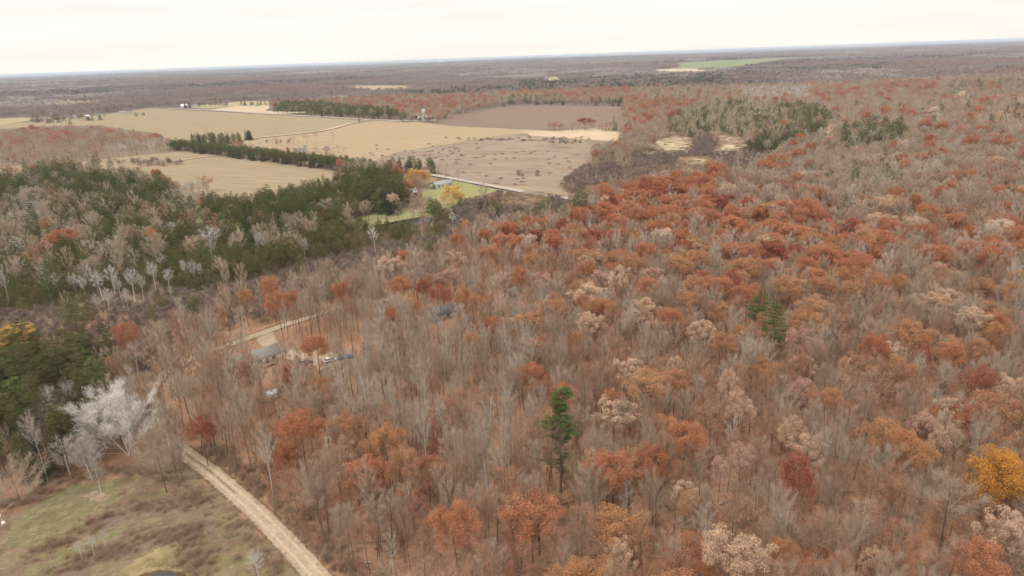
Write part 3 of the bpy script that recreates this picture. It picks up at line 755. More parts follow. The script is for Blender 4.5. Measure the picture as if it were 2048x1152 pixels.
def smooth_line(W, n=12):
    W = np.array(W, float); P = np.vstack([2 * W[0] - W[1], W, 2 * W[-1] - W[-2]])
    o = []
    for i in range(1, len(P) - 2):
        for j in range(n):
            t = j / n
            o.append(0.5 * ((2 * P[i]) + (-P[i - 1] + P[i + 1]) * t + (2 * P[i - 1] - 5 * P[i] + 4 * P[i + 1] - P[i + 2]) * t * t + (-P[i - 1] + 3 * P[i] - 3 * P[i + 1] + P[i + 2]) * t ** 3))
    o.append(P[-2])
    return np.array(o)
ROADLINES = []
def road(name, px, width, mat, dz, label, rag=0.0, clear=True, n=12, off=0.0, lateral=None):
    W = at(np.array([p[0] for p in px], float), np.array([p[1] for p in px], float))[:, :2]
    C_ = smooth_line(W, n)
    T_ = np.gradient(C_, axis=0); T_ /= np.linalg.norm(T_, axis=1, keepdims=True)
    S_ = np.stack([T_[:, 1], -T_[:, 0]], 1)
    rg = np.random.default_rng(len(px) + abs(int(px[0][0])))
    wl = width / 2 + rag * (rg.normal(0, 1, len(C_))); wr = width / 2 + rag * rg.normal(0, 1, len(C_))
    A = C_ + S_ * (off - wl[:, None]) if off else C_ - S_ * wl[:, None]
    B = C_ + S_ * (off + wr[:, None]) if off else C_ + S_ * wr[:, None]
    k = len(C_)
    V = np.zeros((2 * k, 3)); V[:k, :2] = A; V[k:, :2] = B; V[:, 2] = terr(V[:, 0], V[:, 1]) + dz
    i = np.arange(k - 1)
    F = np.concatenate([np.stack([i, k + i, k + i + 1], 1), np.stack([i, k + i + 1, i + 1], 1)])
    mb = MB(); mb.add(V, F)
    me = mb.mesh(name, [mat])
    if me.polygons[0].normal.z < 0:
        me.flip_normals()
    if clear:
        ROADLINES.append((C_[::3], width / 2))
    return tag(obj(name, me), label, kind='structure')
MAIN = [(790, 1340), (700, 1230), (606, 1120), (540, 1051), (498, 1010), (452, 970), (412, 937), (376, 911), (338, 880), (312, 850), (300, 815), (302, 780), (325, 750), (375, 722), (430, 700), (480, 682), (530, 664), (570, 650), (612, 637), (650, 624), (690, 612)]
road('gravel_road', MAIN, 4.7, 'gravel', 0.10, 'pale sandy gravel road running from the clearing into the woods', rag=.14, n=26)
road('grass_strip', [(470, 986), (440, 960), (412, 937), (390, 921), (376, 911), (350, 889)], 0.5, 'gravel_strip', 0.125, 'thin worn grassy strip along the middle of the gravel road', rag=.13, n=40, clear=False)
road('wheel_rut', MAIN[:12], 0.55, 'gravel_rut', 0.112, 'pale packed wheel rut on the left side of the gravel road', rag=.07, n=40, clear=False, off=-.95)
road('wheel_rut', MAIN[:12], 0.6, 'gravel_rut', 0.114, 'pale packed wheel rut on the right side of the gravel road', rag=.07, n=40, clear=False, off=.9)
road('gravel_drive', [(528, 664), (534, 680), (548, 695), (572, 706), (600, 714), (640, 722), (680, 722)], 6.5, 'gravel', 0.13, 'gravel drive curving to the ranch house', rag=.3, n=14)
road('parking_area', [(600, 716), (640, 722), (690, 722)], 13, 'gravel', 0.16, 'gravel parking area beside the ranch house', rag=.6, n=10)
road('country_road', [(1260, 418), (1160, 402), (1080, 391), (1010, 378), (940, 365), (880, 354), (850, 350), (800, 347)], 7.5, 'asphalt', 0.9, 'pale country road passing the farmhouse', rag=.1)
road('far_road', [(330, 217), (420, 221), (560, 229.5), (660, 235), (752, 240.5), (850, 243), (872, 240)], 14, 'asphalt', 0.9, 'straight pale farm road beyond the hay fields', clear=False)
road('field_track', [(755, 241), (705, 247), (640, 263), (510, 277)], 9, 'field_straw', 1.0, 'pale field track running down from the far road', clear=False)
road('hay_track', [(300, 330), (370, 320), (430, 312), (458, 311)], 5, 'field_straw', 0.7, 'pale track crossing the hay field', clear=False)
road('hill_road', [(1810, 232), (1850, 222), (1872, 215), (1900, 210)], 9, 'field_straw', 1.0, 'pale road climbing the wooded rise', clear=True)
road('stream', [(1425, 276), (1410, 288), (1398, 300), (1380, 308), (1352, 314), (1345, 322), (1325, 330), (1290, 337), (1240, 347)], 4, 'pond_water', 0.9, 'narrow stream winding between straw marsh and brown shrubs', rag=1.2, clear=False)

# ---------------------------------------------------------------- single trees read from the photograph
# (crown centre x, y, crown width in px, style, tree height m)
HAND = [
 (276,812,50,'brown',17),(302,800,56,'brown',18),(325,812,50,'bare',18),(345,842,50,'brown',17),(286,770,50,'bare',18),(316,752,50,'brown',17),(350,775,46,'bare',18),(470,770,40,'pole',18),(548,765,40,'bare',17),(440,765,40,'bare',18),(430,740,46,'brown',18),(410,720,44,'bare',18),(600,760,44,'bare',17),(455,720,30,'pole',17),(342,725,40,'bare',18),(372,700,40,'brown',18),(395,680,40,'bare',18),(360,735,40,'pink',15),
 (112,560,20,'birch',13),(147,560,21,'birch',13),(164,565,21,'birch',13),(175,545,21,'birch',15),(198,560,28,'birch',15),(221,548,30,'birch',16),(236,566,21,'birch',14),(260,556,28,'birch',16),(279,563,18,'birch',13),(304,541,26,'birch',15),(333,550,21,'birch',13),
 (369,533,16,'birch',14),(385,535,21,'birch',14),(441,526,20,'birch',14),(341,579,11,'birch',8),(190,600,15,'birch',11),(210,590,21,'birch',13),(250,590,16,'birch',12),(400,540,13,'birch',12),
 (1009,487,58,'oak',17),(970,475,46,'oak',16),(1021,463,52,'oak',17),(1076,478,60,'darkred',17),(1107,488,50,'oak',17),(1138,497,45,'oak',16),(982,512,48,'oak',17),(1066,507,42,'oak',16),
 (1165,435,38,'oak',16),(1230,430,66,'oak',17),(1309,435,58,'oak',18),(1312,461,48,'oak',17),(1189,476,56,'darkred',17),(1237,475,56,'oak',17),(1292,509,50,'oak',19),(1227,523,55,'copper',18),(1358,536,60,'copper',19),
 (782,533,50,'tan',18),(806,517,30,'oak',16),(898,560,56,'pink',18),(799,577,46,'oak',16),(847,581,40,'darkred',17),(878,598,52,'darkred',17),(926,598,34,'copper',20),(953,615,36,'copper',17),(790,642,36,'oak',18),
 (1003,567,46,'pink',17),(1076,567,50,'pink',18),(1093,529,30,'copper',17),(1038,511,20,'tan',18),(1093,505,30,'tan',17),(1203,564,45,'pink',18),(1244,552,40,'tan',18),(1300,557,48,'pink',18),(1175,591,86,'tan',17),
 (1107,622,58,'copper',17),(1211,622,52,'oak',16),(1298,622,62,'tan',18),(1336,642,68,'oak',17),(1179,649,56,'tan',18),(1251,748,68,'tan',18),(1062,752,76,'oak',15),(1336,772,84,'copper',18),(1351,741,40,'tan',20),(1403,671,66,'tan',19),
 (943,693,28,'copper',18),(1155,687,30,'copper',14),(1292,721,70,'bare',17),(1225,830,92,'tan',16),
 (1440,504,62,'copper',18),(1540,504,86,'darkred',18),(1498,542,72,'copper',18),(1430,579,74,'oak',18),(1608,541,52,'oak',18),(1652,514,90,'oak',20),(1690,540,60,'oak',18),(1577,576,62,'copper',18),(1652,579,62,'copper',18),(1693,560,60,'copper',18),(1735,562,44,'oak',17),
 (1495,593,66,'oak',17),(1517,651,22,'oak',17),(1748,514,40,'oak',17),(1758,482,60,'oak',17),(1984,487,40,'copper',17),(1823,675,80,'copper',18),(1844,699,42,'oak',16),(1902,713,64,'oak',17),(1957,709,56,'copper',17),(1998,675,60,'copper',17),(1981,651,50,'oak',17),(1967,586,50,'copper',17),
 (1444,699,60,'copper',18),(1457,771,42,'tan',20),(1465,805,46,'tan',17),(1485,829,54,'tan',16),(1416,842,80,'faded',17),(1598,685,54,'pink',18),(1704,736,60,'copper',16),(1752,774,84,'faded',17),(1964,774,62,'darkred',17),(1987,825,88,'copper',19),(1895,825,60,'tan',17),(2015,781,60,'tan',17),
 (1844,853,56,'pink',17),(1598,788,52,'pink',17),(1485,926,60,'pink',18),(1440,948,46,'pink',15),(1587,963,82,'darkred',22),(1580,875,50,'tan',18),(1605,905,72,'tan',17),(1991,963,120,'gold',20),(1953,1130,90,'oak',19),(1461,1120,120,'tan',18),(1837,864,60,'pink',18),(1892,885,54,'tan',18),
 (1471,1042,100,'faded',17),(1790,1096,76,'faded',17),(1902,997,140,'bare',19),(1760,1135,58,'tan',14),(1063,1040,130,'oak',17),(1040,1075,70,'faded',13),(1040,1130,80,'faded',14),(725,905,30,'faded',14),(720,910,26,'darkred',12),(1560,1110,60,'copper',14),
 (238,830,180,'white',21),(170,905,62,'fan',14),(128,905,54,'fan',12.5),(90,850,44,'fan',16),(55,880,40,'fan',14),(190,940,34,'fan',11),(304,900,84,'round',13),(340,885,84,'round',15),(352,900,50,'bare',13),(330,838,60,'bare',17),(318,915,60,'bare',14),(27,956,118,'round',13),(68,905,76,'spruce',17),(403,867,52,'darkred',14),(602,865,98,'oak',18),(571,921,50,'oak',14),
 (513,1120,46,'birch',8),(181,1083,22,'birch',6),(158,1095,20,'birch',5),(205,1070,18,'birch',5),(112,812,60,'pine',18),(40,790,66,'bright',18),(150,720,60,'redpine',17),(90,735,60,'pine',17),(60,715,50,'bright',16),(137,785,44,'birch',18),(95,800,36,'birch',17),(38,676,76,'willow',15),(150,760,50,'redpine',17),(175,900,40,'bare',12),
 (44,523,42,'faded',14),(126,478,60,'oak',17),(150,464,56,'bare',17),(92,499,34,'copper',15),(92,451,32,'copper',16),(544,580,34,'oak',20),(557,611,52,'oak',19),(585,604,30,'copper',18),(441,635,36,'faded',18),(492,601,28,'copper',18),(359,642,36,'faded',17),(633,697,66,'oak',16),(572,756,24,'oak',14),
 (416,471,42,'birch',16),(209,495,52,'pale',15),(455,458,30,'pine',20),(479,464,28,'bright',18),(243,502,28,'pine',16),(354,458,22,'pine',18),(492,485,22,'pine',17),(253,444,46,'bare',16),(308,451,46,'bare',16),(373,440,36,'faded',16),(333,609,20,'cedar',6),(176,622,26,'cedar',8),
 (1465,451,62,'oak',17),(1520,431,46,'oak',17),(1656,367,36,'oak',15),(1406,408,60,'oak',17),(1445,408,50,'darkred',17),(1394,353,32,'oak',15),(1777,455,52,'oak',17),(1766,486,64,'oak',17),(1902,349,38,'oak',15),(1863,361,30,'oak',15),(1980,376,22,'oak',15),(1914,447,60,'oak',17),(2008,419,40,'oak',16),(1586,470,76,'oak',18),(1328,369,70,'oak',17),(1309,388,60,'darkred',17),(1359,384,60,'oak',17),(1270,392,60,'oak',16),(1330,408,50,'oak',17),
 (1531,400,32,'pine',14),(1689,408,36,'pine',17),(1721,408,28,'pine',16),(1768,417,26,'pine',13),(1828,406,18,'spruce',15),(2020,388,50,'pine',16),(2042,455,34,'pine',17),(1265,365,18,'pine',9),(1334,353,22,'pine',9),(1617,353,60,'pale',15),(1969,302,32,'pale',15),(1996,300,26,'pale',15),
 (836,350,50,'willow',15),(904,386,48,'willow',15),(788,347,50,'darkred',14),(988,412,26,'cedar',10),(862,411,32,'spruce',11),(878,417,26,'spruce',9),(870,414,30,'cedar',11),(829,398,30,'brown',10),(838,396,18,'faded',9),(866,371,10,'spruce',7),(769,400,34,'spruce',22),(785,405,34,'spruce',19),(752,405,30,'redpine',18),(905,435,18,'birch',10),
 (660,408,62,'bare',17),(630,415,46,'bare',16),(712,414,30,'faded',16),(734,412,30,'bare',14),(1171,243,36,'darkred',17),(1120,247,26,'bare',12),(1145,248,26,'bare',13),(1205,250,26,'faded',12),(805,231,22,'redpine',17),
 (585,277,16,'bare',14),(612,273,22,'bare',15),(631,268,13,'bare',17),(663,269,13,'bare',17),(551,278,12,'bare',15),(410,362,30,'faded',14),(915,345,18,'bare',13),(890,338,24,'bare',11),
 (655,297,26,'bare',9),(675,294,18,'bare',9),(630,296,26,'pale',7),(600,298,26,'bare',7),(485,347,0,'',0),(1038,347,10,'cedar',4),(1045,350,8,'cedar',3.5),(1074,345,10,'cedar',5),(825,315,14,'cedar',4),
 (640,330,0,'',0),(1546,645,50,'bright',24),(1515,616,44,'bright',22),(1565,640,20,'faded',12),(2030,560,44,'pale',22),(2010,590,40,'pale',20),(2045,600,40,'pale',20),(1068,705,50,'pale',21),(930,740,40,'bare',17),(1240,960,26,'birch',11),(1250,940,22,'birch',13),
 (655,900,30,'pale',19),(640,930,34,'pale',14),(970,960,26,'pale',17),(1050,985,40,'bare',16),(1000,1120,70,'pale',15),(1290,1090,60,'faded',14),(1240,1110,60,'tan',13),(1690,840,60,'bare',17),(1580,640,40,'pale',17),(770,640,26,'pale',18),
 (730,1065,60,'faded',15),(780,1090,40,'pale',13),(560,700,24,'pale',14),(590,760,28,'pale',17),(566,840,26,'pale',16),
 (1190,930,40,'tan',17),(850,850,36,'faded',16),(700,980,60,'faded',15),(1150,860,60,'faded',14),(900,1000,60,'bare',16),(870,910,44,'darkred',11),
]
WINDBREAK = (at(336, 299.0), at(742, 351.5))

# species mixture by region of the photograph: (outline the crowns fall in, {style: weight}, density)
ZONES = [
 ([(-400,700),(0,690),(60,680),(150,665),(205,700),(222,760),(240,820),(215,860),(200,880),(120,950),(0,900),(-400,960)], {'redpine':50,'pine':22,'bright':9,'birch':3,'bare':8,'pale':5}, .70),
 ([(400,412),(430,392),(480,388),(560,378),(640,362),(700,352),(745,344),(790,352),(812,372),(816,415),(790,418),(735,425),(700,432),(640,440),(500,442),(405,445)], {'redpine':80,'pine':16,'bare':4}, 1.0),
 ([(560,405),(640,385),(700,392),(745,402),(740,432),(620,440),(570,430)], {'bare':80,'faded':20}, .3),
 ([(-400,360),(0,350),(40,345),(130,338),(250,338),(340,372),(375,408),(300,412),(200,420),(120,385),(-400,385)], {'spruce':26,'pine':18,'redpine':24,'bare':24,'birch':6}, .75),
 ([(-400,380),(0,375),(80,380),(130,420),(110,470),(30,490),(-400,500)], {'birch':44,'bare':32,'redpine':16,'pine':8}, .6),
 ([(200,400),(260,385),(290,395),(255,425),(210,420)], {'birch':70,'bare':30}, .5),
 ([(330,375),(420,385),(425,405),(400,412),(345,400)], {'birch':50,'bare':50}, .7),
 ([(130,400),(400,410),(410,445),(330,480),(230,470),(150,440)], {'bare':30,'redpine':30,'cedar':28,'faded':6,'birch':3,'pine':5}, .6),
 ([(-400,430),(130,430),(250,470),(330,500),(250,520),(0,540),(-400,540)], {'bare':28,'redpine':30,'cedar':28,'faded':8,'pale':4,'birch':2}, .55),
 ([(180,545),(330,530),(420,545),(440,575),(400,600),(330,610),(180,622),(130,590)], {'birch':3,'cedar':70,'shrub':27}, .8),
 ([(-400,535),(0,530),(250,500),(330,480),(410,450),(500,445),(700,440),(870,450),(920,445),(900,462),(800,484),(700,505),(600,535),(560,548),(450,575),(330,596),(200,615),(100,625),(-400,640)], {'cedar':77,'bare':9,'pale':4,'birch':2,'pine':2,'redpine':6}, 1.0),
 ([(-400,630),(100,620),(330,592),(450,572),(560,545),(700,502),(800,482),(890,462),(930,480),(800,518),(700,550),(600,583),(480,610),(400,638),(250,688),(80,695),(-400,700)], {'shrub':78,'cedar':5,'bare':14,'faded':3}, 1.0),
 ([(870,415),(925,400),(960,390),(1000,384),(1150,400),(1180,405),(1130,418),(1060,425),(980,455),(900,462),(865,440)], {'shrub':72,'cedar':12,'bare':12,'bright':4}, .8),
 ([(1000,425),(1090,405),(1180,402),(1170,420),(1050,448)], {'shrub':35,'pine':18,'cedar':22,'bright':8,'faded':10}, .6),
 ([(1150,400),(1090,370),(1110,345),(1185,330),(1330,320),(1340,340),(1270,355),(1260,368),(1200,392)], {'shrub':75,'bare':22,'pine':2}, .8),
 ([(1185,335),(1185,292),(1240,282),(1250,262),(1290,240),(1330,250),(1330,268),(1285,292),(1280,325)], {'bare':88,'faded':10,'oak':2}, .75),
 ([(1390,260),(1430,268),(1440,290),(1395,305),(1380,290)], {'shrub':100}, .9),
 ([(1280,310),(1330,305),(1440,303),(1530,308),(1540,335),(1440,345),(1360,350),(1330,340),(1280,330)], {'shrub':88,'bare':12}, .8),
 ([(1480,306),(1500,290),(1560,255),(1640,245),(1645,272),(1560,298),(1500,312)], {'cedar':34,'redpine':22,'pine':6,'birch':10,'bare':28}, .75),
 ([(1340,232),(1400,205),(1480,200),(1560,225),(1560,255),(1500,262),(1400,262),(1345,258)], {'cedar':28,'redpine':16,'spruce':8,'bare':44,'birch':4}, .8),
 ([(1480,175),(1620,170),(1620,195),(1500,198)], {'birch':60,'bare':40}, .7),
 ([(1540,210),(1640,205),(1660,240),(1560,245)], {'redpine':60,'bare':40}, .8),
 ([(1670,262),(1720,250),(1800,252),(1830,266),(1790,288),(1700,298)], {'pine':12,'redpine':20,'cedar':14,'bare':46,'pale':8}, .62),
 ([(1775,275),(1815,272),(1815,290),(1775,290)], {'birch':90,'bare':10}, .8),
 ([(1600,200),(1620,175),(1880,160),(1880,185),(1700,205)], {'oak':9,'faded':24,'bare':67}, .7),
 ([(1700,235),(1830,222),(1840,240),(1700,250)], {'oak':12,'faded':26,'bare':62}, .7),
 ([(1330,200),(1250,230),(1280,262),(1340,262),(1345,235),(1420,200)], {'oak':17,'faded':28,'bare':55}, .7),
 ([(1620,360),(1700,350),(1800,330),(1900,335),(1900,350),(1780,372),(1640,385)], {'bare':72,'pine':2,'birch':4,'pale':14,'oak':3}, .7),
 ([(1480,330),(1560,310),(1640,300),(1700,300),(1840,262),(2400,225),(2400,330),(1900,335),(1700,345),(1540,360)], {'bare':80,'oak':4,'faded':5,'pale':5,'brown':6}, .75),
 ([(1440,345),(1540,350),(1700,380),(2400,350),(2400,440),(1900,420),(1700,425),(1560,420),(1480,400)], {'bare':60,'brown':14,'oak':8,'faded':6,'pale':10,'tan':2}, .7),
 ([(1120,410),(1200,390),(1280,365),(1420,352),(1450,400),(1560,425),(1750,460),(1850,505),(1700,500),(1500,480),(1250,450),(1100,440)], {'oak':30,'darkred':7,'copper':12,'bare':36,'pale':5,'tan':4,'faded':8}, .58),
 ([(870,490),(1000,445),(1120,425),(1500,480),(1720,500),(1780,560),(1760,600),(1600,610),(1400,600),(1300,540),(1100,510),(950,520)], {'bare':44,'pale':18,'oak':11,'copper':7,'darkred':4,'tan':4,'brown':9}, .6),
 ([(1720,440),(2400,440),(2400,560),(1900,560),(1780,540)], {'bare':46,'pale':8,'oak':16,'copper':5,'faded':14,'brown':8,'tan':3}, .6),
 ([(1990,520),(2400,500),(2400,640),(2010,640)], {'pale':80,'bare':20}, .7),
 ([(1720,580),(2400,560),(2400,760),(1750,760)], {'bare':38,'brown':16,'faded':20,'copper':5,'oak':4,'tan':4,'pole':10}, .6),
 ([(260,660),(400,615),(560,560),(700,520),(820,500),(860,540),(760,560),(640,580),(560,640),(400,680),(300,720),(220,720)], {'bare':62,'pale':18,'brown':10,'faded':9}, .75),
 ([(200,720),(300,720),(400,690),(560,660),(640,620),(760,570),(760,640),(700,680),(560,700),(450,720),(420,800),(330,800),(230,780)], {'bare':60,'brown':16,'faded':13,'pole':10}, .6),
 ([(700,600),(760,590),(900,630),(1010,660),(1110,700),(1080,900),(960,940),(760,900),(640,820),(600,740),(680,680)], {'pale':24,'pole':28,'bare':30,'brown':8,'faded':8}, .66),
 ([(300,840),(420,800),(560,780),(640,860),(640,1000),(760,1152),(700,1400),(560,1100),(420,980),(350,900)], {'bare':18,'brown':18,'pole':24,'faded':33,'pale':6}, .62),
]
DEFAULT = ({'bare':18,'pole':25,'brown':18,'faded':27,'pale':4,'copper':5,'tan':1.2,'oak':3}, .68)
FAR_DEFAULT = ({'bare':70,'brown':8,'faded':7,'oak':2,'spruce':5,'redpine':3,'pale':6}, .75)
FARZ = [
 ([(-60,258),(100,250),(200,250),(310,268),(330,285),(250,292),(100,290),(-60,300)], {'bare':60,'faded':26,'oak':4,'brown':10}, .95),
 ([(190,288),(330,272),(335,312),(200,322)], {'birch':40,'pale':25,'bare':35}, .9),
 ([(-400,285),(200,285),(200,325),(60,332),(-60,340),(-400,350)], {'bare':82,'pale':10,'faded':8}, .85),
 ([(535,215),(570,205),(640,205),(700,212),(790,222),(800,236),(700,234),(620,228),(540,224)], {'redpine':76,'spruce':8,'bare':16}, 1.0),
 ([(1130,201),(1245,197),(1250,212),(1130,210)], {'redpine':60,'spruce':10,'bare':30}, 1.0),
 ([(1000,196),(1130,192),(1130,208),(1000,214)], {'redpine':25,'bare':70,'spruce':5}, 1.0),
 ([(540,195),(760,190),(1000,195),(1000,215),(880,232),(820,232),(700,212),(640,205),(545,206)], {'bare':70,'brown':8,'faded':14,'oak':8}, .95),
 ([(1000,180),(1250,172),(1330,200),(1250,230),(1240,205),(1000,192)], {'oak':8,'bare':68,'faded':24}, .85),
 ([(375,275),(430,262),(505,265),(508,282),(440,290),(385,288)], {'spruce':70,'redpine':20,'bare':10}, .0),
 ([(1250,262),(1300,215),(1360,230),(1330,262)], {'oak':18,'faded':26,'bare':56}, .8),
]

def clear_at(px, py, names=None):
    r = np.zeros(np.shape(px), bool)
    for k, poly in FIELDS.items():
        if k.startswith('marsh') or k.startswith('reed'):
            cx_ = np.mean([p[0] for p in poly]); cy_ = np.mean([p[1] for p in poly])
            r |= inpoly(px, py, [(cx_ + (p[0] - cx_) * .97, cy_ + (p[1] - cy_) * .97) for p in poly])
            continue
        r |= inpoly(px, py, poly)
    r |= inpoly(px, py, MEADOW)
    return r
HOUSES_CLEAR = [(505, 722, 11, 0), (890, 638, 9, 0), (545, 795, 4, 0), (1711, 1012, 2.4, 0), (1035, 588, 4, 0), (765, 610, 4, 0), (680, 722, 8, 0), (1490, 408, 14, 0), (880, 366, 18, 0), (905, 366, 16, 0), (823, 388, 10, 0), (810, 380, 6, 0)]
HC = [(at(h[0], h[1])[:2], h[2]) for h in HOUSES_CLEAR]

PL = []     # every tree: style, x, y, radius, height, hand?
def add_tree(style, x, y, rad, H, hand=False, label=None):
    PL.append([style, float(x), float(y), float(rad), float(H), hand, label])

hand_xy = []
for (cx, cyy, w, st, H) in HAND:
    if not st:
        continue
    cf = STY[st][3]
    P = at(cx, cyy, z=H * cf)
    x, y = P[0], P[1]
    _, _, zc = proj(P[None])
    r = w / 2 * zc[0] / FPX
    add_tree(st, x, y, r, H, True)
    hand_xy.append((x, y, r))
# the tall lone pine, its crown high on a long bare trunk
pb = at(1119, 985)
add_tree('lone', pb[0], pb[1], 3.9, 28, True)
A_, B_ = WINDBREAK
dv = (B_ - A_)[:2]; ln_ = np.linalg.norm(dv); dv = dv / ln_; nv = np.array([-dv[1], dv[0]])
for row in range(3):
    for k in range(int(ln_ / 4.8)):
        s = k * 4.8 + rng.normal(0, .9) + row * 2
        p = A_[:2] + dv * s + nv * (row * 5.5 - 5.5 + rng.normal(0, .8) + 6)
        add_tree('redpine' if rng.random() < .7 else 'spruce', p[0], p[1], rng.uniform(2.8, 4.0), rng.uniform(11.5, 15))
def clump(x0, x1, y0, y1, n, styles, H, r):
    for k in range(n):
        P = at(rng.uniform(x0, x1), rng.uniform(y0, y1))
        add_tree(styles[rng.integers(len(styles))], P[0], P[1], r * rng.uniform(.75, 1.25), H * rng.uniform(.8, 1.2))
clump(384, 482, 285, 290, 46, ['spruce', 'spruce', 'redpine', 'bare'], 14, 4)
clump(488, 506, 279, 281, 7, ['spruce'], 14, 4)
clump(780, 870, 346, 350, 22, ['spruce', 'redpine'], 14, 3.4)
clump(570, 690, 300, 306, 22, ['shrub', 'bare', 'pale'], 6, 3.4)
clump(520, 600, 285, 292, 14, ['shrub', 'bare'], 5, 3)
clump(256, 362, 322, 334, 34, ['shrub', 'bare', 'shrub'], 5, 3.5)
clump(740, 960, 288, 322, 34, ['shrub'], 1.6, 3)
clump(880, 1180, 276, 282, 44, ['shrub'], 2.0, 3.4)
clump(1100, 1165, 284, 288, 16, ['cedar'], 3, 2)
clump(830, 1170, 300, 372, 46, ['shrub'], 1.2, 3)
clump(1090, 1245, 258, 264, 26, ['bare', 'faded', 'bare'], 12, 5)
clump(60, 150, 244, 248, 12, ['bare', 'spruce', 'shrub'], 9, 5)
clump(100, 215, 238, 242, 20, ['bare', 'spruce', 'redpine'], 11, 5)
clump(225, 300, 230, 233, 6, ['spruce', 'bare'], 9, 4)
clump(358, 380, 215, 217, 5, ['spruce'], 15, 5)
clump(395, 455, 214, 215, 9, ['redpine'], 12, 6)
clump(465, 535, 209, 212, 8, ['spruce'], 11, 5)
clump(855, 905, 236, 239, 10, ['bare', 'shrub'], 8, 5)
clump(800, 860, 241, 243, 8, ['shrub', 'bare'], 7, 5)
clump(845, 880, 348, 352, 6, ['bare'], 11, 3.5)
clump(700, 905, 462, 480, 40, ['cedar'], 8, 2.4)
clump(868, 900, 440, 456, 10, ['cedar'], 8, 2.4)
clump(900, 1100, 415, 440, 22, ['cedar', 'spruce'], 8, 2.4)
clump(1290, 1390, 276, 304, 16, ['shrub'], 1.8, 3)
clump(1425, 1495, 274, 302, 12, ['shrub'], 1.8, 3)
clump(1345, 1430, 316, 330, 12, ['shrub'], 1.8, 2.6)
clump(1232, 1310, 334, 348, 30, ['shrub'], 1.8, 2.6)
clump(1000, 1090, 392, 410, 30, ['shrub'], 1.6, 2.2)
clump(0, 330, 322, 330, 30, ['shrub', 'shrub', 'bare'], 4, 3)
clump(355, 420, 385, 400, 26, ['birch', 'pale', 'bare'], 11, 2)

def noise2(x, y, seed, sc):
    rg = np.random.default_rng(seed); v = np.zeros(len(x)); 
    for o_ in range(5):
        for q in range(4):
            a_ = rg.uniform(0, 6.28); f = (1.9 ** o_) / sc * rg.uniform(.7, 1.3)
            v += np.sin((x * math.cos(a_) + y * math.sin(a_)) * f + rg.uniform(0, 6.28)) * (0.62 ** o_)
    return v / 3.6
def pick_styles(px, py, dist, base_py):
    n = len(px)
    st = np.full(n, -1); dens = np.zeros(n)
    names = list(STY.keys()); ix = {k: i for i, k in enumerate(names)}
    u = rng.random(n)
    def assign(mask, mixd, d):
        mask = mask & (st < 0)
        k = list(mixd.keys()); w = np.cumsum([mixd[q] for q in k]) / sum(mixd.values())
        c = np.minimum(np.searchsorted(w, u[mask]), len(k) - 1)
        st[mask] = np.array([ix[q] for q in k])[c]; dens[mask] = d
    for poly, mixd, d in ZONES + FARZ:
        assign(inpoly(px, py, poly), mixd, d)
    assign(py > 330, *DEFAULT)
    assign(np.ones(n, bool), *FAR_DEFAULT)
    return [names[i] for i in st], dens, u

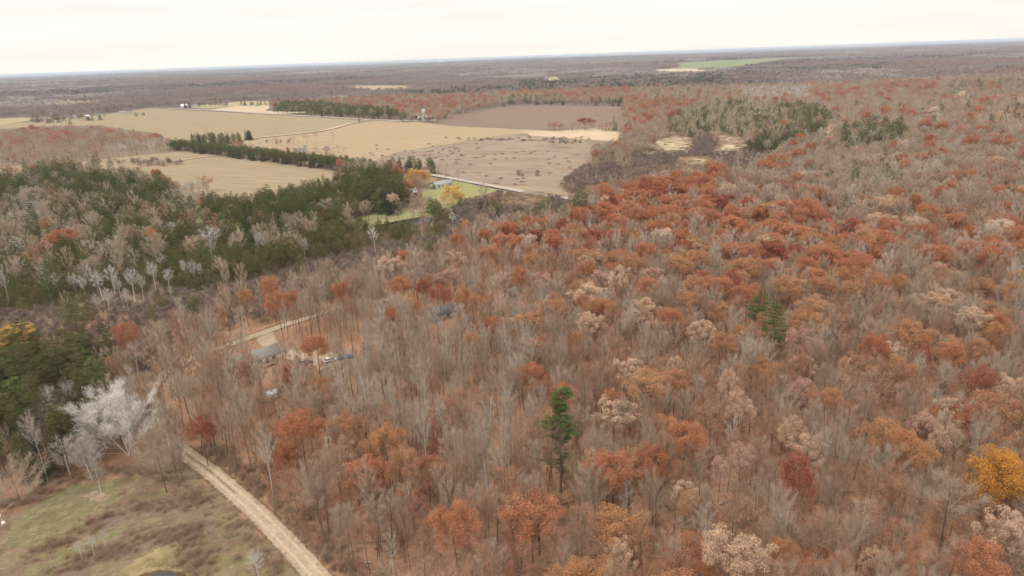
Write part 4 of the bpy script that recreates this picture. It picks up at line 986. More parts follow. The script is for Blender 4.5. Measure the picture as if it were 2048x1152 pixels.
bands = [(62, 330, 3.55, .84), (330, 850, 4.0, .72), (850, 1900, 7.6, .92)]
hx = np.array([h[0] for h in hand_xy]); hy = np.array([h[1] for h in hand_xy]); hr = np.array([h[2] for h in hand_xy])
for (r0, r1, s, mul) in bands:
    gx = np.arange(-r1 * 1.0, r1 * 1.0, s); gy = np.arange(0, r1, s)
    X, Y = np.meshgrid(gx, gy); X = X.ravel(); Y = Y.ravel()
    X = X + rng.uniform(-.5, .5, len(X)) * s; Y = Y + rng.uniform(-.5, .5, len(Y)) * s
    d = np.hypot(X, Y); k = (d >= r0) & (d < r1); X = X[k]; Y = Y[k]; d = d[k]
    Z = terr(X, Y)
    bx, by, _ = proj(np.stack([X, Y, Z], 1)); mx_, my_, _ = proj(np.stack([X, Y, Z + 11], 1))
    k = (mx_ > -300) & (mx_ < 2350) & (my_ < 1240) & (by < 1700)
    X, Y, Z, d, bx, by, mx_, my_ = [q[k] for q in (X, Y, Z, d, bx, by, mx_, my_)]
    f1 = noise2(X, Y, 61, 24.0 if r0 < 800 else 50.0); f2 = noise2(X, Y, 62, 24.0 if r0 < 800 else 50.0)
    amp = np.clip((my_ - 150) / 14.0, 2, 26)
    cpx = np.clip(mx_ + f1 * amp * 1.6 + rng.normal(0, 1, len(X)) * amp * .5, 2, 2046); cpy = np.clip(my_ + f2 * amp * .55 + rng.normal(0, 1, len(X)) * amp * .16, 0, 1150)
    st, dens, u = pick_styles(cpx, cpy, d, by)
    l2x, l2y, _ = proj(np.stack([X, Y, Z + 1.5], 1))
    shr = np.zeros(len(X), bool)
    for poly, mixd, dz_ in ZONES:
        if mixd.get('shrub', 0) >= 60:
            shr |= inpoly(l2x + f1 * amp * .6, l2y + f2 * amp * .3, poly) | inpoly(cpx, cpy, poly)
    for i in np.nonzero(shr)[0]:
        if st[i] != 'shrub' and rng.random() < .93:
            st[i] = 'shrub'
    dens = np.where(shr, np.maximum(dens, .95), dens)
    low = np.array([STY[q][1] < 10 for q in st])
    # low growth is looked up where it stands, not where a tall crown would be
    dens = dens * np.where(np.isin(np.array(st), ['cedar', 'redpine', 'shrub', 'spruce', 'pine']), 1.0, mul)
    acc = rng.random(len(X)) < dens
    bad = clear_at(bx, by)
    Ht = np.array([STY[q][1] for q in st]) * .88
    tx, ty, _ = proj(np.stack([X, Y, Z + Ht], 1)); hx_, hy_, _ = proj(np.stack([X, Y, Z + Ht * .5], 1))
    bad |= clear_at(tx, ty) | clear_at(hx_, hy_)
    for C_, hw in ROADLINES:
        dd = np.min(np.hypot(X[:, None] - C_[None, :, 0], Y[:, None] - C_[None, :, 1]), axis=1)
        bad |= dd < hw + 1.3
    for c, r in HC:
        bad |= np.hypot(X - c[0], Y - c[1]) < r
    # sight lines to the few things seen between the crowns
    for (qx0, qx1, qy0, qy1) in ((450, 560, 688, 748), (1700, 1722, 994, 1018), (535, 560, 780, 802), (1096, 1146, 785, 1000), (868, 935, 615, 645), (812, 836, 374, 394), (870, 935, 356, 374), (1018, 1046, 570, 585), (1525, 1566, 625, 668), (1500, 1532, 592, 632), (640, 700, 700, 726)):
        thr = .96 if qx1 - qx0 < 60 and qy0 > 590 else .35
        inr = np.zeros(len(X), bool)
        for fr in (.1, .3, .5, .7, .9, 1.05):
            sx_, sy_, _ = proj(np.stack([X, Y, Z + Ht * fr], 1))
            wdt = 9 if fr > .35 else 2
            inr |= (sx_ > qx0 - wdt) & (sx_ < qx1 + wdt) & (sy_ > qy0 - 3) & (sy_ < qy1 + 2)
        bad |= inr & (by > qy1 - 4) & (rng.random(len(X)) < thr)
    # room for the hand-placed trees and no tree in front of them
    for j in range(len(hx)):
        q = np.hypot(X - hx[j], Y - hy[j])
        bad |= q < hr[j] * .62
        if hr[j] > 2.5:
            dj = math.hypot(hx[j], hy[j]); uxj, uyj = hx[j] / dj, hy[j] / dj
            al = dj - (X * uxj + Y * uyj); la = np.abs(X * uyj - Y * uxj)
            bad |= (al > 0) & (al < hr[j] * 2.0 + 2) & (la < hr[j] * .8) & (rng.random(len(X)) < .75)
    ok = acc & ~bad
    for i in np.nonzero(ok)[0]:
        stl = st[i]; base = STY[stl]
        g = rng.uniform(.70, 1.18); gr = rng.uniform(.65, 1.25)
        if r0 < 300 and stl in ('bare', 'brown', 'faded'):
            gr *= .72
        if stl in ('bare', 'brown') and my_[i] < 330:
            g *= .9
        add_tree(stl, X[i], Y[i], base[2] * gr, base[1] * g)

# ---------------------------------------------------------------- choose which trees stand as single objects
LAND = [("the ranch house",505,735),("the drive's bend",540,680),("the white shed",545,800),("the tall lone pine",1119,960),("the twin bright pines",1530,680),("the hunting blind",1711,1015),("the golden tree",1990,1060),
 ("the huge white-barked tree",250,925),("the lamp post",20,1085),("the green-roofed hut",1035,588),("the half-hidden grey house",890,640),("the farmhouse willow",905,405),("the farm pond",820,452),("the woods pond",1495,408),
 ("the marsh-edge white birches",215,600),("the marsh stream",1350,322),("the windbreak's middle",540,322),("the windbreak's far end",340,296),("the windbreak's near end",730,350),("the white silo",848,238),("the far white farmhouse",375,215),
 ("the gravel road's near end",600,1110),("the dark red oak",1580,1090),("the left yellow willow",38,720),("the hidden glade",394,430),("the pink oak pair",1465,985),("the big tan oak",1461,1180),("the roadside orange oaks",560,660),
 ("the near pond",330,1150),("the roadside red oak",403,900),("the big orange oak",600,930),("the first rusty oaks",1330,415),("the slope's rusty oaks",1640,560),("the pale aspen clump",1617,370),("the slope's dark pines",1700,420),
 ("the frame-edge pale aspens",2030,640),("the large faded oak",1416,890),("the rusty dome oak",1062,800),("the lone tan oak",1251,800),("the pale spreading oak",1225,870),("the dark-trunked tan oak",1403,730),("the near orange oak",1063,1100),
 ("the copper oak cluster",1850,730),("the slope-top rusty oaks",1310,470),("the dark red oak pair",860,610),("the swamp-side oak row",1000,500),("the hay field",450,352),("the scrub field",1000,320),("the clearing's fan-shaped trees",160,945),
 ("the clearing's dark spruce",80,965),("the grey copse",660,425),("the side-by-side pink oaks",1090,590),("the hay field's left end",120,352),("the far-left birches",40,450),("the rusty oak among pines",126,505),("the pale swamp birch",416,500),
 ("the grey oaks among pines",280,470),("the pine block's corner",410,445),("the field conifer clump",430,290),("the hay field's lone shrub",485,347),("the cedar swamp's middle",420,520),("the cedar swamp's end",760,480),("the left frame edge swamp",20,600),
 ("the brush strip",500,580),("the ploughed field",1100,235),("the field-edge red oak",1171,255),("the marsh meadows",1340,290),("the hill road",1850,220),("the far conifer block",640,225),("the grey wood's middle",120,300),("the grey wood's birches",260,325),
 ("the red barn",823,392),("the pine block's middle",600,390),("the pine block's right end",790,410),("the picnic shelter",765,612),("the parked pickup",690,718),("the near faded oaks",730,1110),("the near leaning birch",1240,1010),
 ("the copper clump midway",1336,830),("the leaf-littered gap",1620,1050),("the bottom right oak",1953,1190),("the orange-topped oak",1987,890),("the grey spreading tree",1902,1090),("the red-brown near oaks",1180,1100)]
LP = at(np.array([l[1] for l in LAND], float), np.array([l[2] for l in LAND], float))
DESC = {'bare':['open grey bare tree','dense grey bare tree'],'round':['full round bare tree'],'brown':['round brown bare tree'],'pole':['slender grey pole tree'],'pale':['pale upright bare tree'],'birch':['white birch'],'white':['huge white-barked tree'],
 'fan':['fine-branched whitish tree'],'oak':['rust-orange oak'],'copper':['copper-leaved oak'],'darkred':['dark red oak'],'tan':['pale tan-leaved oak'],'pink':['pinkish-tan oak'],'faded':['thin dull-rust oak'],'gold':['golden-orange tree'],
 'willow':['drooping yellow willow'],'pine':['green layered pine'],'bright':['bright green pine'],'redpine':['dark round-topped pine'],'lone':['solitary tall green pine'],'spruce':['dark conical spruce'],'cedar':['olive cedar'],'shrub':['brown leafless shrub']}
used_lab = {}
def place_phrase(px, py, exclude=None):
    best = None
    for l in LAND:
        dx = px - l[1]; dy = (py - l[2]) * 1.6
        q = math.hypot(dx, dy)
        if best is None or q < best[0]:
            best = (q, dx, dy, l[0])
    q, dx, dy, nm = best
    near = 'just ' if q < 55 else ('' if q < 130 else 'well ')
    if abs(dx) > abs(dy):
        rel = 'left of' if dx < 0 else 'right of'
    else:
        rel = 'behind' if dy < 0 else 'in front of'
    return near + rel + ' ' + nm, q

P_arr = np.array([[p[1], p[2]] for p in PL]); D_arr = np.hypot(P_arr[:, 0], P_arr[:, 1])
Z_arr = terr(P_arr[:, 0], P_arr[:, 1])
BX, BY, _ = proj(np.column_stack([P_arr, Z_arr]))
TX, TY, _ = proj(np.column_stack([P_arr, Z_arr + np.array([p[4] for p in PL]) * .7]))
inframe = (TX > -20) & (TX < 2068) & (TY > 0) & (TY < 1165)
byname = {}
for i, p in enumerate(PL):
    byname.setdefault(NAME[p[0]], []).append(i)
single = set()
for nm, idx in byname.items():
    idx = [i for i in idx if inframe[i] or PL[i][5]]
    idx.sort(key=lambda i: (0 if PL[i][5] else 1, D_arr[i] / max(2.0, PL[i][3] ** .5)))
    single.update(idx[:296])

LODD = (300, 800)
def lod_of(d, big=1.0):
    return 0 if d < LODD[0] * big else (1 if d < LODD[1] else 2)

tree_objs = []
for i in sorted(single):
    st, x, y, r, H, hand, lab = PL[i]
    base = STY[st]
    lod = lod_of(D_arr[i], 1.15 if hand else 1.0)
    var = int(rng.integers(base[8]))
    tm, cmh, _ = proto(st, lod, var)
    e = obj(NAME[st], None, loc=(x, y, float(Z_arr[i])), rot=(rng.normal(0, .04), rng.normal(0, .04), rng.uniform(0, 6.28)))
    e.scale = (r / base[2], r / base[2], H / base[1])
    e.empty_display_size = 0.5
    obj('trunk', tm, e); obj('crown', cmh, e)
    ph, q = place_phrase(BX[i], BY[i])
    kw = r / base[2]; kh = H / base[1]
    size = ('tall ' if kh > 1.05 else ('short ' if kh < .84 else '')) + ('broad ' if kw > 1.15 else ('narrow ' if kw < .8 else ''))
    text = size + DESC[st][var % len(DESC[st])] + ', ' + ph
    tree_objs.append((e, text, base[0], hand, q, st))
groups = {}
for t in tree_objs:
    groups.setdefault(t[1], []).append(t)
ORD = ['nearest of these', 'second nearest', 'third nearest', 'fourth nearest', 'fifth nearest', 'sixth nearest', 'seventh nearest']
def fit(t):
    w = t.split()
    while len(w) > 16 and w[0] in ('tall', 'short', 'broad', 'narrow'):
        w = w[1:]
    return ' '.join(w[:16])
COMMON = ('bare', 'brown', 'pole', 'pale', 'faded', 'cedar', 'shrub')
for text, ts in groups.items():
    grp = ts[0][2] + 's ' + text.split(', ')[1]
    if len(ts) > 1 and len(ts) <= 7 and (any(t[3] for t in ts) or ts[0][5] not in COMMON):
        ts.sort(key=lambda t: t[4])
        for k, t in enumerate(ts):
            tag(t[0], fit(text + ', ' + ORD[k]), t[2], grp)
    else:
        for t in ts:
            tag(t[0], fit(text), t[2], grp)

# ---------------------------------------------------------------- the rest of the woods, one object per kind
def scatter(name, sources, P, rot, scl, idx, label, cat, kind='stuff'):
    P = np.asarray(P, np.float32)
    me = bpy.data.meshes.new(name)
    me.vertices.add(len(P)); me.vertices.foreach_set('co', P.ravel())
    for an, ty, arr in (('rot', 'FLOAT_VECTOR', rot), ('scl', 'FLOAT_VECTOR', scl)):
        at_ = me.attributes.new(an, ty, 'POINT'); at_.data.foreach_set('vector', np.asarray(arr, np.float32).ravel())
    at_ = me.attributes.new('idx', 'INT', 'POINT'); at_.data.foreach_set('value', np.asarray(idx, np.int32))
    cl = bpy.data.collections.new(name + '_sources')
    for s in sources:
        cl.objects.link(s)
    order = {s.name: k for k, s in enumerate(sorted(sources, key=lambda s: s.name))}
    remap = np.array([order[s.name] for s in sources], np.int32)
    me.attributes['idx'].data.foreach_set('value', remap[np.asarray(idx, int)])
    o = obj(name, me)
    ng = bpy.data.node_groups.new(name, 'GeometryNodeTree')
    ng.interface.new_socket('Geometry', in_out='INPUT', socket_type='NodeSocketGeometry')
    ng.interface.new_socket('Geometry', in_out='OUTPUT', socket_type='NodeSocketGeometry')
    gi = ng.nodes.new('NodeGroupInput'); go = ng.nodes.new('NodeGroupOutput')
    ip = ng.nodes.new('GeometryNodeInstanceOnPoints'); ci = ng.nodes.new('GeometryNodeCollectionInfo')
    ci.inputs['Collection'].default_value = cl; ci.inputs['Separate Children'].default_value = True; ci.inputs['Reset Children'].default_value = True
    ip.inputs['Pick Instance'].default_value = True
    def na(nm_, ty):
        q = ng.nodes.new('GeometryNodeInputNamedAttribute'); q.data_type = ty; q.inputs['Name'].default_value = nm_
        return q.outputs['Attribute']
    l = ng.links.new
    l(gi.outputs[0], ip.inputs['Points']); l(ci.outputs[0], ip.inputs['Instance'])
    l(na('idx', 'INT'), ip.inputs['Instance Index']); l(na('scl', 'FLOAT_VECTOR'), ip.inputs['Scale'])
    er = ng.nodes.new('FunctionNodeEulerToRotation'); l(na('rot', 'FLOAT_VECTOR'), er.inputs[0]); l(er.outputs[0], ip.inputs['Rotation'])
    l(ip.outputs[0], go.inputs[0])
    md = o.modifiers.new('scatter', 'NODES'); md.node_group = ng
    tag(o, label, cat, None, kind)
    return o

FAM = {'bare': ('bare_woods', 'grey and brown leafless woods filling the land round the road'), 'oak': ('oak_woods', 'rust, copper and tan oaks scattered through the leafless woods'),
       'conifer': ('conifer_woods', 'dark pines, spruces and cedars massed on the left and beyond'), 'birch': ('birch_woods', 'white and pale barked trees thinly mixed into the woods'),
       'shrub': ('shrub_thicket', 'brown leafless shrub thicket covering the marsh strip')}
FAMOF = {'bare': 'bare', 'brown': 'bare', 'pole': 'bare', 'pale': 'birch', 'birch': 'birch', 'white': 'birch', 'round': 'bare', 'fan': 'birch', 'oak': 'oak', 'copper': 'oak', 'darkred': 'oak', 'tan': 'oak', 'pink': 'oak', 'faded': 'oak',
         'gold': 'oak', 'willow': 'oak', 'pine': 'conifer', 'bright': 'conifer', 'redpine': 'conifer', 'lone': 'conifer', 'spruce': 'conifer', 'cedar': 'conifer', 'shrub': 'shrub'}
fam = {}
for i, p in enumerate(PL):
    if i not in single:
        fam.setdefault(FAMOF[p[0]], []).append(i)
for f, idx in fam.items():
    srcs = []; sidx = {}; P = []; rt = []; sc = []; ix = []
    for i in idx:
        st, x, y, r, H, hand, lab = PL[i]
        base = STY[st]; lod = lod_of(D_arr[i]); var = int(rng.integers(base[8]))
        key = (st, lod, var)
        if key not in sidx:
            sidx[key] = len(srcs); srcs.append(proto(*key)[2])
        P.append((x, y, float(Z_arr[i]))); rt.append((rng.normal(0, .045), rng.normal(0, .045), rng.uniform(0, 6.28))); sc.append((r / base[2], r / base[2], H / base[1])); ix.append(sidx[key])
    scatter(FAM[f][0], srcs, P, rt, sc, ix, FAM[f][1], 'woods' if f != 'shrub' else 'thicket')
print('trees', len(PL), 'single', len(single), {k: len(v) for k, v in fam.items()})

# ---------------------------------------------------------------- woods too far to tell the trees apart: whole groves
def grove(kind, seed):
    rg = np.random.default_rng(seed)
    mb = MB()
    n = 34
    X = rg.uniform(-40, 40, n); Y = rg.uniform(-40, 40, n)
    for k in range(n):
        conif = (kind == 'green' and rg.random() < .8) or (kind != 'green' and rg.random() < .035)
        H = rg.uniform(12, 19); r = rg.uniform(4.5, 8) if not conif else rg.uniform(3, 5)
        m_ = 62
        az = rg.uniform(0, 6.28, m_); u = rg.uniform(0, 1, m_)
        if conif:
            C = np.stack([X[k] + np.cos(az) * r * (1 - u), Y[k] + np.sin(az) * r * (1 - u), H * (.25 + .75 * u)], 1); mat = 1
        else:
            el_ = np.arcsin(u ** .7)
            C = np.stack([X[k] + np.cos(az) * np.cos(el_) * r, Y[k] + np.sin(az) * np.cos(el_) * r, H * .62 + np.sin(el_) * H * .36 * rg.uniform(.8, 1, m_)], 1)
            mat = 0
            if kind == 'mixed' and rg.random() < .3:
                mat = 2
        leaves(mb, C, 1.6, rg, mat, 0.5)
    # the trunks' dark undergrowth between the crowns
    m_ = 170
    C = np.stack([rg.uniform(-42, 42, m_), rg.uniform(-42, 42, m_), rg.uniform(.5, 9, m_)], 1)
    slivers(mb, C, np.tile([0, 0, 1.0], (m_, 1)) + rg.normal(0, .08, (m_, 3)), 6, .7, rg, 0)
    m0 = {'grey': 'grove_grey', 'rust': 'grove_rust', 'green': 'grove_grey', 'mixed': 'grove_grey', 'pale': 'grove_pale'}[kind]
    me = mb.mesh('grove_' + kind, [m0, 'grove_green', 'grove_rust', 'bark_brown'])
    return bpy.data.objects.new('grove_%s_%d_source' % (kind, seed), me)
foliage_mat('grove_grey', [(.25, .195, .175), (.31, .25, .22), (.28, .22, .195), (.34, .28, .25)], 0.1, .02)
foliage_mat('grove_rust', [(.29, .18, .15), (.32, .205, .17), (.31, .225, .19)], 0.1, .02)
foliage_mat('grove_pale', [(.42, .36, .32), (.47, .41, .37)], 0.1, .02)
foliage_mat('grove_green', [(.085, .098, .062), (.115, .122, .072), (.095, .102, .07)], 0.1, .02)
GK = ['grey', 'grey', 'grey', 'mixed', 'mixed', 'rust', 'green', 'pale']
gsrc = [grove(k, 50 + i) for i, k in enumerate(GK)]

def far_woods(name, r0, r1, step, scl_, label):
    gx = np.arange(-r1, r1, step); gy = np.arange(0, r1, step)
    X, Y = np.meshgrid(gx, gy); X = X.ravel() + rng.uniform(-.4, .4, X.size) * step; Y = Y.ravel() + rng.uniform(-.4, .4, Y.size) * step
    d = np.hypot(X, Y); Z = terr(X, Y)
    bx, by, _ = proj(np.stack([X, Y, Z], 1)); tx, ty, _ = proj(np.stack([X, Y, Z + 14], 1))
    k = (d >= r0) & (d < r1) & (bx > -200) & (bx < 2250)
    k &= ~clear_at(bx, by) & ~clear_at(tx, ty)
    # keep back from the fields by half a grove
    for ddx, ddy in ((-1, 0), (1, 0), (0, -1), (0, 1)):
        qx, qy, _ = proj(np.stack([X + ddx * 34 * scl_, Y + ddy * 34 * scl_, Z], 1)); k &= ~clear_at(qx, qy)
    X, Y, Z, bx, by = X[k], Y[k], Z[k], bx[k], by[k]
    n1 = noise2(X, Y, 3, 330.0); n2 = noise2(X, Y, 9, 420.0); n3 = noise2(X, Y, 17, 900.0)
    keep = n3 > -1.15
    if r0 > 5000:
        keep = n3 > -.8
    idx = np.zeros(len(X), int)
    for i in range(len(X)):
        u = rng.random()
        if n2[i] > .42: idx[i] = 6 if u < .7 else 3
        elif n1[i] > .6 or (bx[i] > 1400 and n1[i] > .3): idx[i] = 5 if u < .65 else 4
        elif n1[i] < -.5: idx[i] = 7 if u < .5 else 1
        else: idx[i] = int(u * 4.5)
    X, Y, Z, idx = X[keep], Y[keep], Z[keep], idx[keep]
    n = len(X)
    print(name, n)
    rot = np.zeros((n, 3)); rot[:, 2] = rng.uniform(0, 6.28, n)
    sz = scl_ * rng.uniform(.85, 1.15, n); szz = (1 + (scl_ - 1) * .16) * rng.uniform(.75, 1.25, n)
    scatter(name, gsrc, np.column_stack([X, Y, Z]), rot, np.column_stack([sz, sz, szz]), idx, label, 'woods')
far_woods('distant_woods', 1885, 5200, 62, 1.0, 'mauve-brown distant woods between the fields and the horizon')
far_woods('horizon_woods', 5200, 19000, 190, 3.0, 'blue-grey woods fading along the horizon')

# ---------------------------------------------------------------- buildings
def oriented(name, label, cat, A, B, loc_z=None):
    A = np.array(A)[:2]; B = np.array(B)[:2]
    ang = math.atan2(B[1] - A[1], B[0] - A[0])
    e = obj(name, None, loc=(A[0], A[1], float(terr(A[0], A[1])) if loc_z is None else loc_z), rot=(0, 0, ang))
    tag(e, label, cat)
    return e, float(np.linalg.norm(B - A))
def gable(e, L_, W, hw, hr, wall, roof, over=.45, y0=0.0, x0=0.0, thick=.16):
    mb = MB()
    t = .15
    mb.box(x0, x0 + L_, y0, y0 + t, -.3, hw); mb.box(x0, x0 + L_, y0 + W - t, y0 + W, -.3, hw)
    mb.box(x0, x0 + t, y0 + t, y0 + W - t, -.3, hw); mb.box(x0 + L_ - t, x0 + L_, y0 + t, y0 + W - t, -.3, hw)
    for xa in (x0, x0 + L_ - t):
        v = [(xa, y0, hw), (xa, y0 + W, hw), (xa, y0 + W / 2, hw + hr), (xa + t, y0, hw), (xa + t, y0 + W, hw), (xa + t, y0 + W / 2, hw + hr)]
        mb.add(v, [(0, 2, 1), (3, 4, 5), (0, 3, 5), (0, 5, 2), (1, 2, 5), (1, 5, 4)])
    part('wall', mb, [wall], e)
    r = MB(); sl = hr / (W / 2)
    for sgn in (0, 1):
        ya = y0 - over if sgn == 0 else y0 + W + over; za = hw - over * sl + .02; yb = y0 + W / 2; zb = hw + hr + .02
        v = [(x0 - over, ya, za), (x0 + L_ + over, ya, za), (x0 + L_ + over, yb, zb), (x0 - over, yb, zb)]
        v += [(a_, b_, c_ + thick) for a_, b_, c_ in v]
        r.add(v, [(0, 2, 1), (0, 3, 2), (4, 5, 6), (4, 6, 7), (0, 1, 5), (0, 5, 4), (1, 2, 6), (1, 6, 5), (3, 0, 4), (3, 4, 7)])
    return part('roof', r, [roof], e)
def window(e, x, y, z, w, h, face='y', frame='white_paint'):
    f = MB(); p = MB(); b = .09
    if face == 'y':     # proud of the wall at y, looking to -y
        for (xa, xb, za, zb) in ((x - b, x + w + b, z - b, z), (x - b, x + w + b, z + h, z + h + b), (x - b, x, z, z + h), (x + w, x + w + b, z, z + h), (x + w / 2 - .03, x + w / 2 + .03, z, z + h)):
            f.box(xa, xb, y - .06, y + .01, za, zb)
        p.box(x + .002, x + w - .002, y - .025, y + .005, z + .002, z + h - .002)
    else:
        for (ya, yb, za, zb) in ((y - b, y + w + b, z - b, z), (y - b, y + w + b, z + h, z + h + b), (y - b, y, z, z + h), (y + w, y + w + b, z, z + h)):
            f.box(x - .06, x + .01, ya, yb, za, zb)
        p.box(x - .025, x + .005, y + .002, y + w - .002, z + .002, z + h - .002)
    o_ = part('window', f, [frame], e); part('pane', p, ['window_glass'], o_)
def door(e, x, y, w, h, mat):
    d_ = MB(); d_.box(x, x + w, y - .05, y + .01, 0.05, h); o_ = part('door', d_, [mat], e)
    k = MB(); k.box(x + w - .16, x + w - .08, y - .10, y - .05, 1.0, 1.08); part('handle', k, ['galvanised'], o_)

e, L0 = oriented('ranch_house', 'long low ranch house with grey shingle roof and pale siding beside the gravel drive', 'house', at(470, 748), at(557, 720))
gable(e, L0 + 1.5, 8.4, 2.7, 1.9, 'white_siding', 'grey_shingle')
window(e, 1.6, 0, 1.0, 1.3, 1.1); window(e, 5.2, 0, 1.0, 1.1, 1.1); window(e, 8.2, 0, .9, 1.6, 1.2); window(e, 13.6, 0, 1.0, 1.1, 1.1); window(e, 0, 3.2, 1.0, 1.2, 1.1, face='x')
door(e, 11.2, 0, 1.0, 2.1, 'raw_wood')
dk = MB()
for k in range(14):
    dk.box(8.6 + k * .36, 8.6 + k * .36 + .33, -3.1, -.08, .45, .5)
o_ = part('deck', dk, ['raw_wood'], e)
st_ = MB(); [st_.box(8.8 + q * 1.5, 8.9 + q * 1.5, -3.08, -2.98, -.2, 1.4) for q in range(4)]; st_.box(8.6, 13.5, -3.1, -3.02, 1.35, 1.42); part('railing', st_, ['raw_wood'], o_)
ch = MB(); ch.box(4.6, 5.2, 4.6, 5.2, 3.6, 5.2); part('chimney', ch, ['concrete'], e)
e, L0 = oriented('garden_shed', 'small white shed standing alone in the trees below the ranch house', 'shed', at(536, 803), at(560, 796))
gable(e, 3.4, 2.6, 2.0, .7, 'white_siding', 'white_metal_roof', over=.2); door(e, 1.2, 0, .9, 1.8, 'cream_siding')
e, L0 = oriented('hidden_house', 'grey house with pale trim half hidden behind bare trees', 'house', at(868, 645), at(930, 628))
gable(e, 15, 8, 2.8, 1.9, 'cream_siding', 'dark_shingle'); window(e, 2, 0, 1, 1.3, 1.1); window(e, 6, 0, 1, 1.3, 1.1); window(e, 11, 0, 1, 1.3, 1.1); door(e, 9, 0, 1, 2.1, 'white_paint')
e, L0 = oriented('picnic_shelter', 'small open shelter with a pale metal roof among the bare poles', 'shelter', at(758, 614), at(778, 611))
mb = MB(); [mb.box(a_, a_ + .12, b_, b_ + .12, -.2, 2.3) for a_ in (0, 4) for b_ in (0, 2.6)]; part('post', mb, ['raw_wood'], e)
mb = MB(); mb.add([(-.3, -.3, 2.3), (4.4, -.3, 2.3), (4.4, 3, 2.8), (-.3, 3, 2.8), (-.3, -.3, 2.38), (4.4, -.3, 2.38), (4.4, 3, 2.88), (-.3, 3, 2.88)], [(0, 2, 1), (0, 3, 2), (4, 5, 6), (4, 6, 7), (0, 1, 5), (0, 5, 4), (1, 2, 6), (1, 6, 5), (2, 3, 7), (2, 7, 6), (3, 0, 4), (3, 4, 7)]); part('roof', mb, ['white_metal_roof'], e)
e, L0 = oriented('forest_hut', 'green-roofed hut between pinkish oaks', 'hut', at(1018, 600), at(1048, 594))
gable(e, 6, 4.6, 2.6, 1.6, 'dark_plywood', 'teal_roof'); window(e, 1, 0, 1, .9, .9); door(e, 3.6, 0, .9, 2, 'raw_wood')
# hunting blind on legs
c = at(1711, 1020); e = obj('hunting_blind', None, loc=(c[0], c[1], 0), rot=(0, 0, .25)); tag(e, 'dark plywood hunting blind with a flat white roof in the open leaf litter', 'hunting blind')
for a_ in (-.65, .65):
    for b_ in (-.65, .65):
        mb = MB(); mb.box(a_ - .05, a_ + .05, b_ - .05, b_ + .05, -.2, .8); part('leg', mb, ['raw_wood'], e)
mb = MB(); mb.box(-.75, .75, -.75, .75, .8, 1.55); [mb.box(a_, a_ + .12, b_, b_ + .12, 1.55, 1.95) for a_ in (-.75, .63) for b_ in (-.75, .63)]; mb.box(-.75, .75, -.75, .75, 1.95, 2.3); part('cabin', mb, ['dark_plywood'], e)
mb = MB(); mb.box(-.95, .95, -.95, .95, 2.3, 2.4); part('roof', mb, ['white_paint'], e)
mb = MB(); mb.tube([[.8, 0, 0], [1.0, 0, 2.2]], [.03, .03], 4); part('ladder', mb, ['galvanised'], e)
# lamp post at the clearing's edge
c = at(23, 1096); e = obj('lamp_post', None, loc=(c[0], c[1], 0)); tag(e, 'tall thin lamp post with a white globe at the edge of the clearing', 'lamp post')
mb = MB(); mb.tube([[0, 0, -.3], [0, 0, 6.4]], [.09, .06], 8); mb.tube([[0, 0, 6.4], [.25, 0, 6.55]], [.04, .04], 5); part('post', mb, ['galvanised'], e)
def ball(mb, c, r, n=10, mat=0, sz=1.0):
    V = []; F = []
    for i in range(n + 1):
        for j in range(2 * n):
            a_ = math.pi * i / n; b_ = math.pi * j / n
            V.append((c[0] + r * math.sin(a_) * math.cos(b_), c[1] + r * math.sin(a_) * math.sin(b_), c[2] + r * sz * math.cos(a_)))
    for i in range(n):
        for j in range(2 * n):
            p_ = i * 2 * n + j; q_ = i * 2 * n + (j + 1) % (2 * n)
            F += [(p_, p_ + 2 * n, q_), (q_, p_ + 2 * n, q_ + 2 * n)]
    mb.add(V, F, mat)
mb = MB(); ball(mb, (.0, 0, 6.75), .36); part('globe', mb, ['lamp_white'], e)
mb = MB(); mb.tube([[-.1, 0, 7.1], [-.15, 0, 8.4]], [.03, .03], 5); mb.box(-.3, -.12, -.1, .1, 8.2, 8.9); part('sign', mb, ['white_paint'], e)

# farmstead by the country road
e, L0 = oriented('farmhouse', 'white farmhouse with a grey-green roof behind the yellow willow', 'house', at(873, 378), at(916, 370))
gable(e, 18, 9, 3.0, 1.7, 'white_siding', 'green_roof', over=.6, thick=.25)
for q in (2, 6, 10, 14): window(e, q, 0, 1, 1.6, 1.3)
window(e, 0, 3, 1, 1.6, 1.3, face='x'); door(e, 12.2, 0, 1.1, 2.2, 'barn_red')
e, L0 = oriented('red_barn', 'small red barn with a white roof at the pine grove edge', 'barn', at(812, 395), at(830, 393))
gable(e, 9, 8, 3.4, 2.6, 'barn_red', 'white_metal_roof', over=.4, thick=.2); door(e, 3, 0, 3, 2.8, 'white_paint')
e, L0 = oriented('farm_garage', 'grey flat-roofed garage behind the red barn', 'garage', at(812, 375), at(828, 373))
gable(e, 10, 7, 2.6, .9, 'cream_siding', 'grey_shingle'); door(e, 2, 0, 2.6, 2.2, 'white_paint')
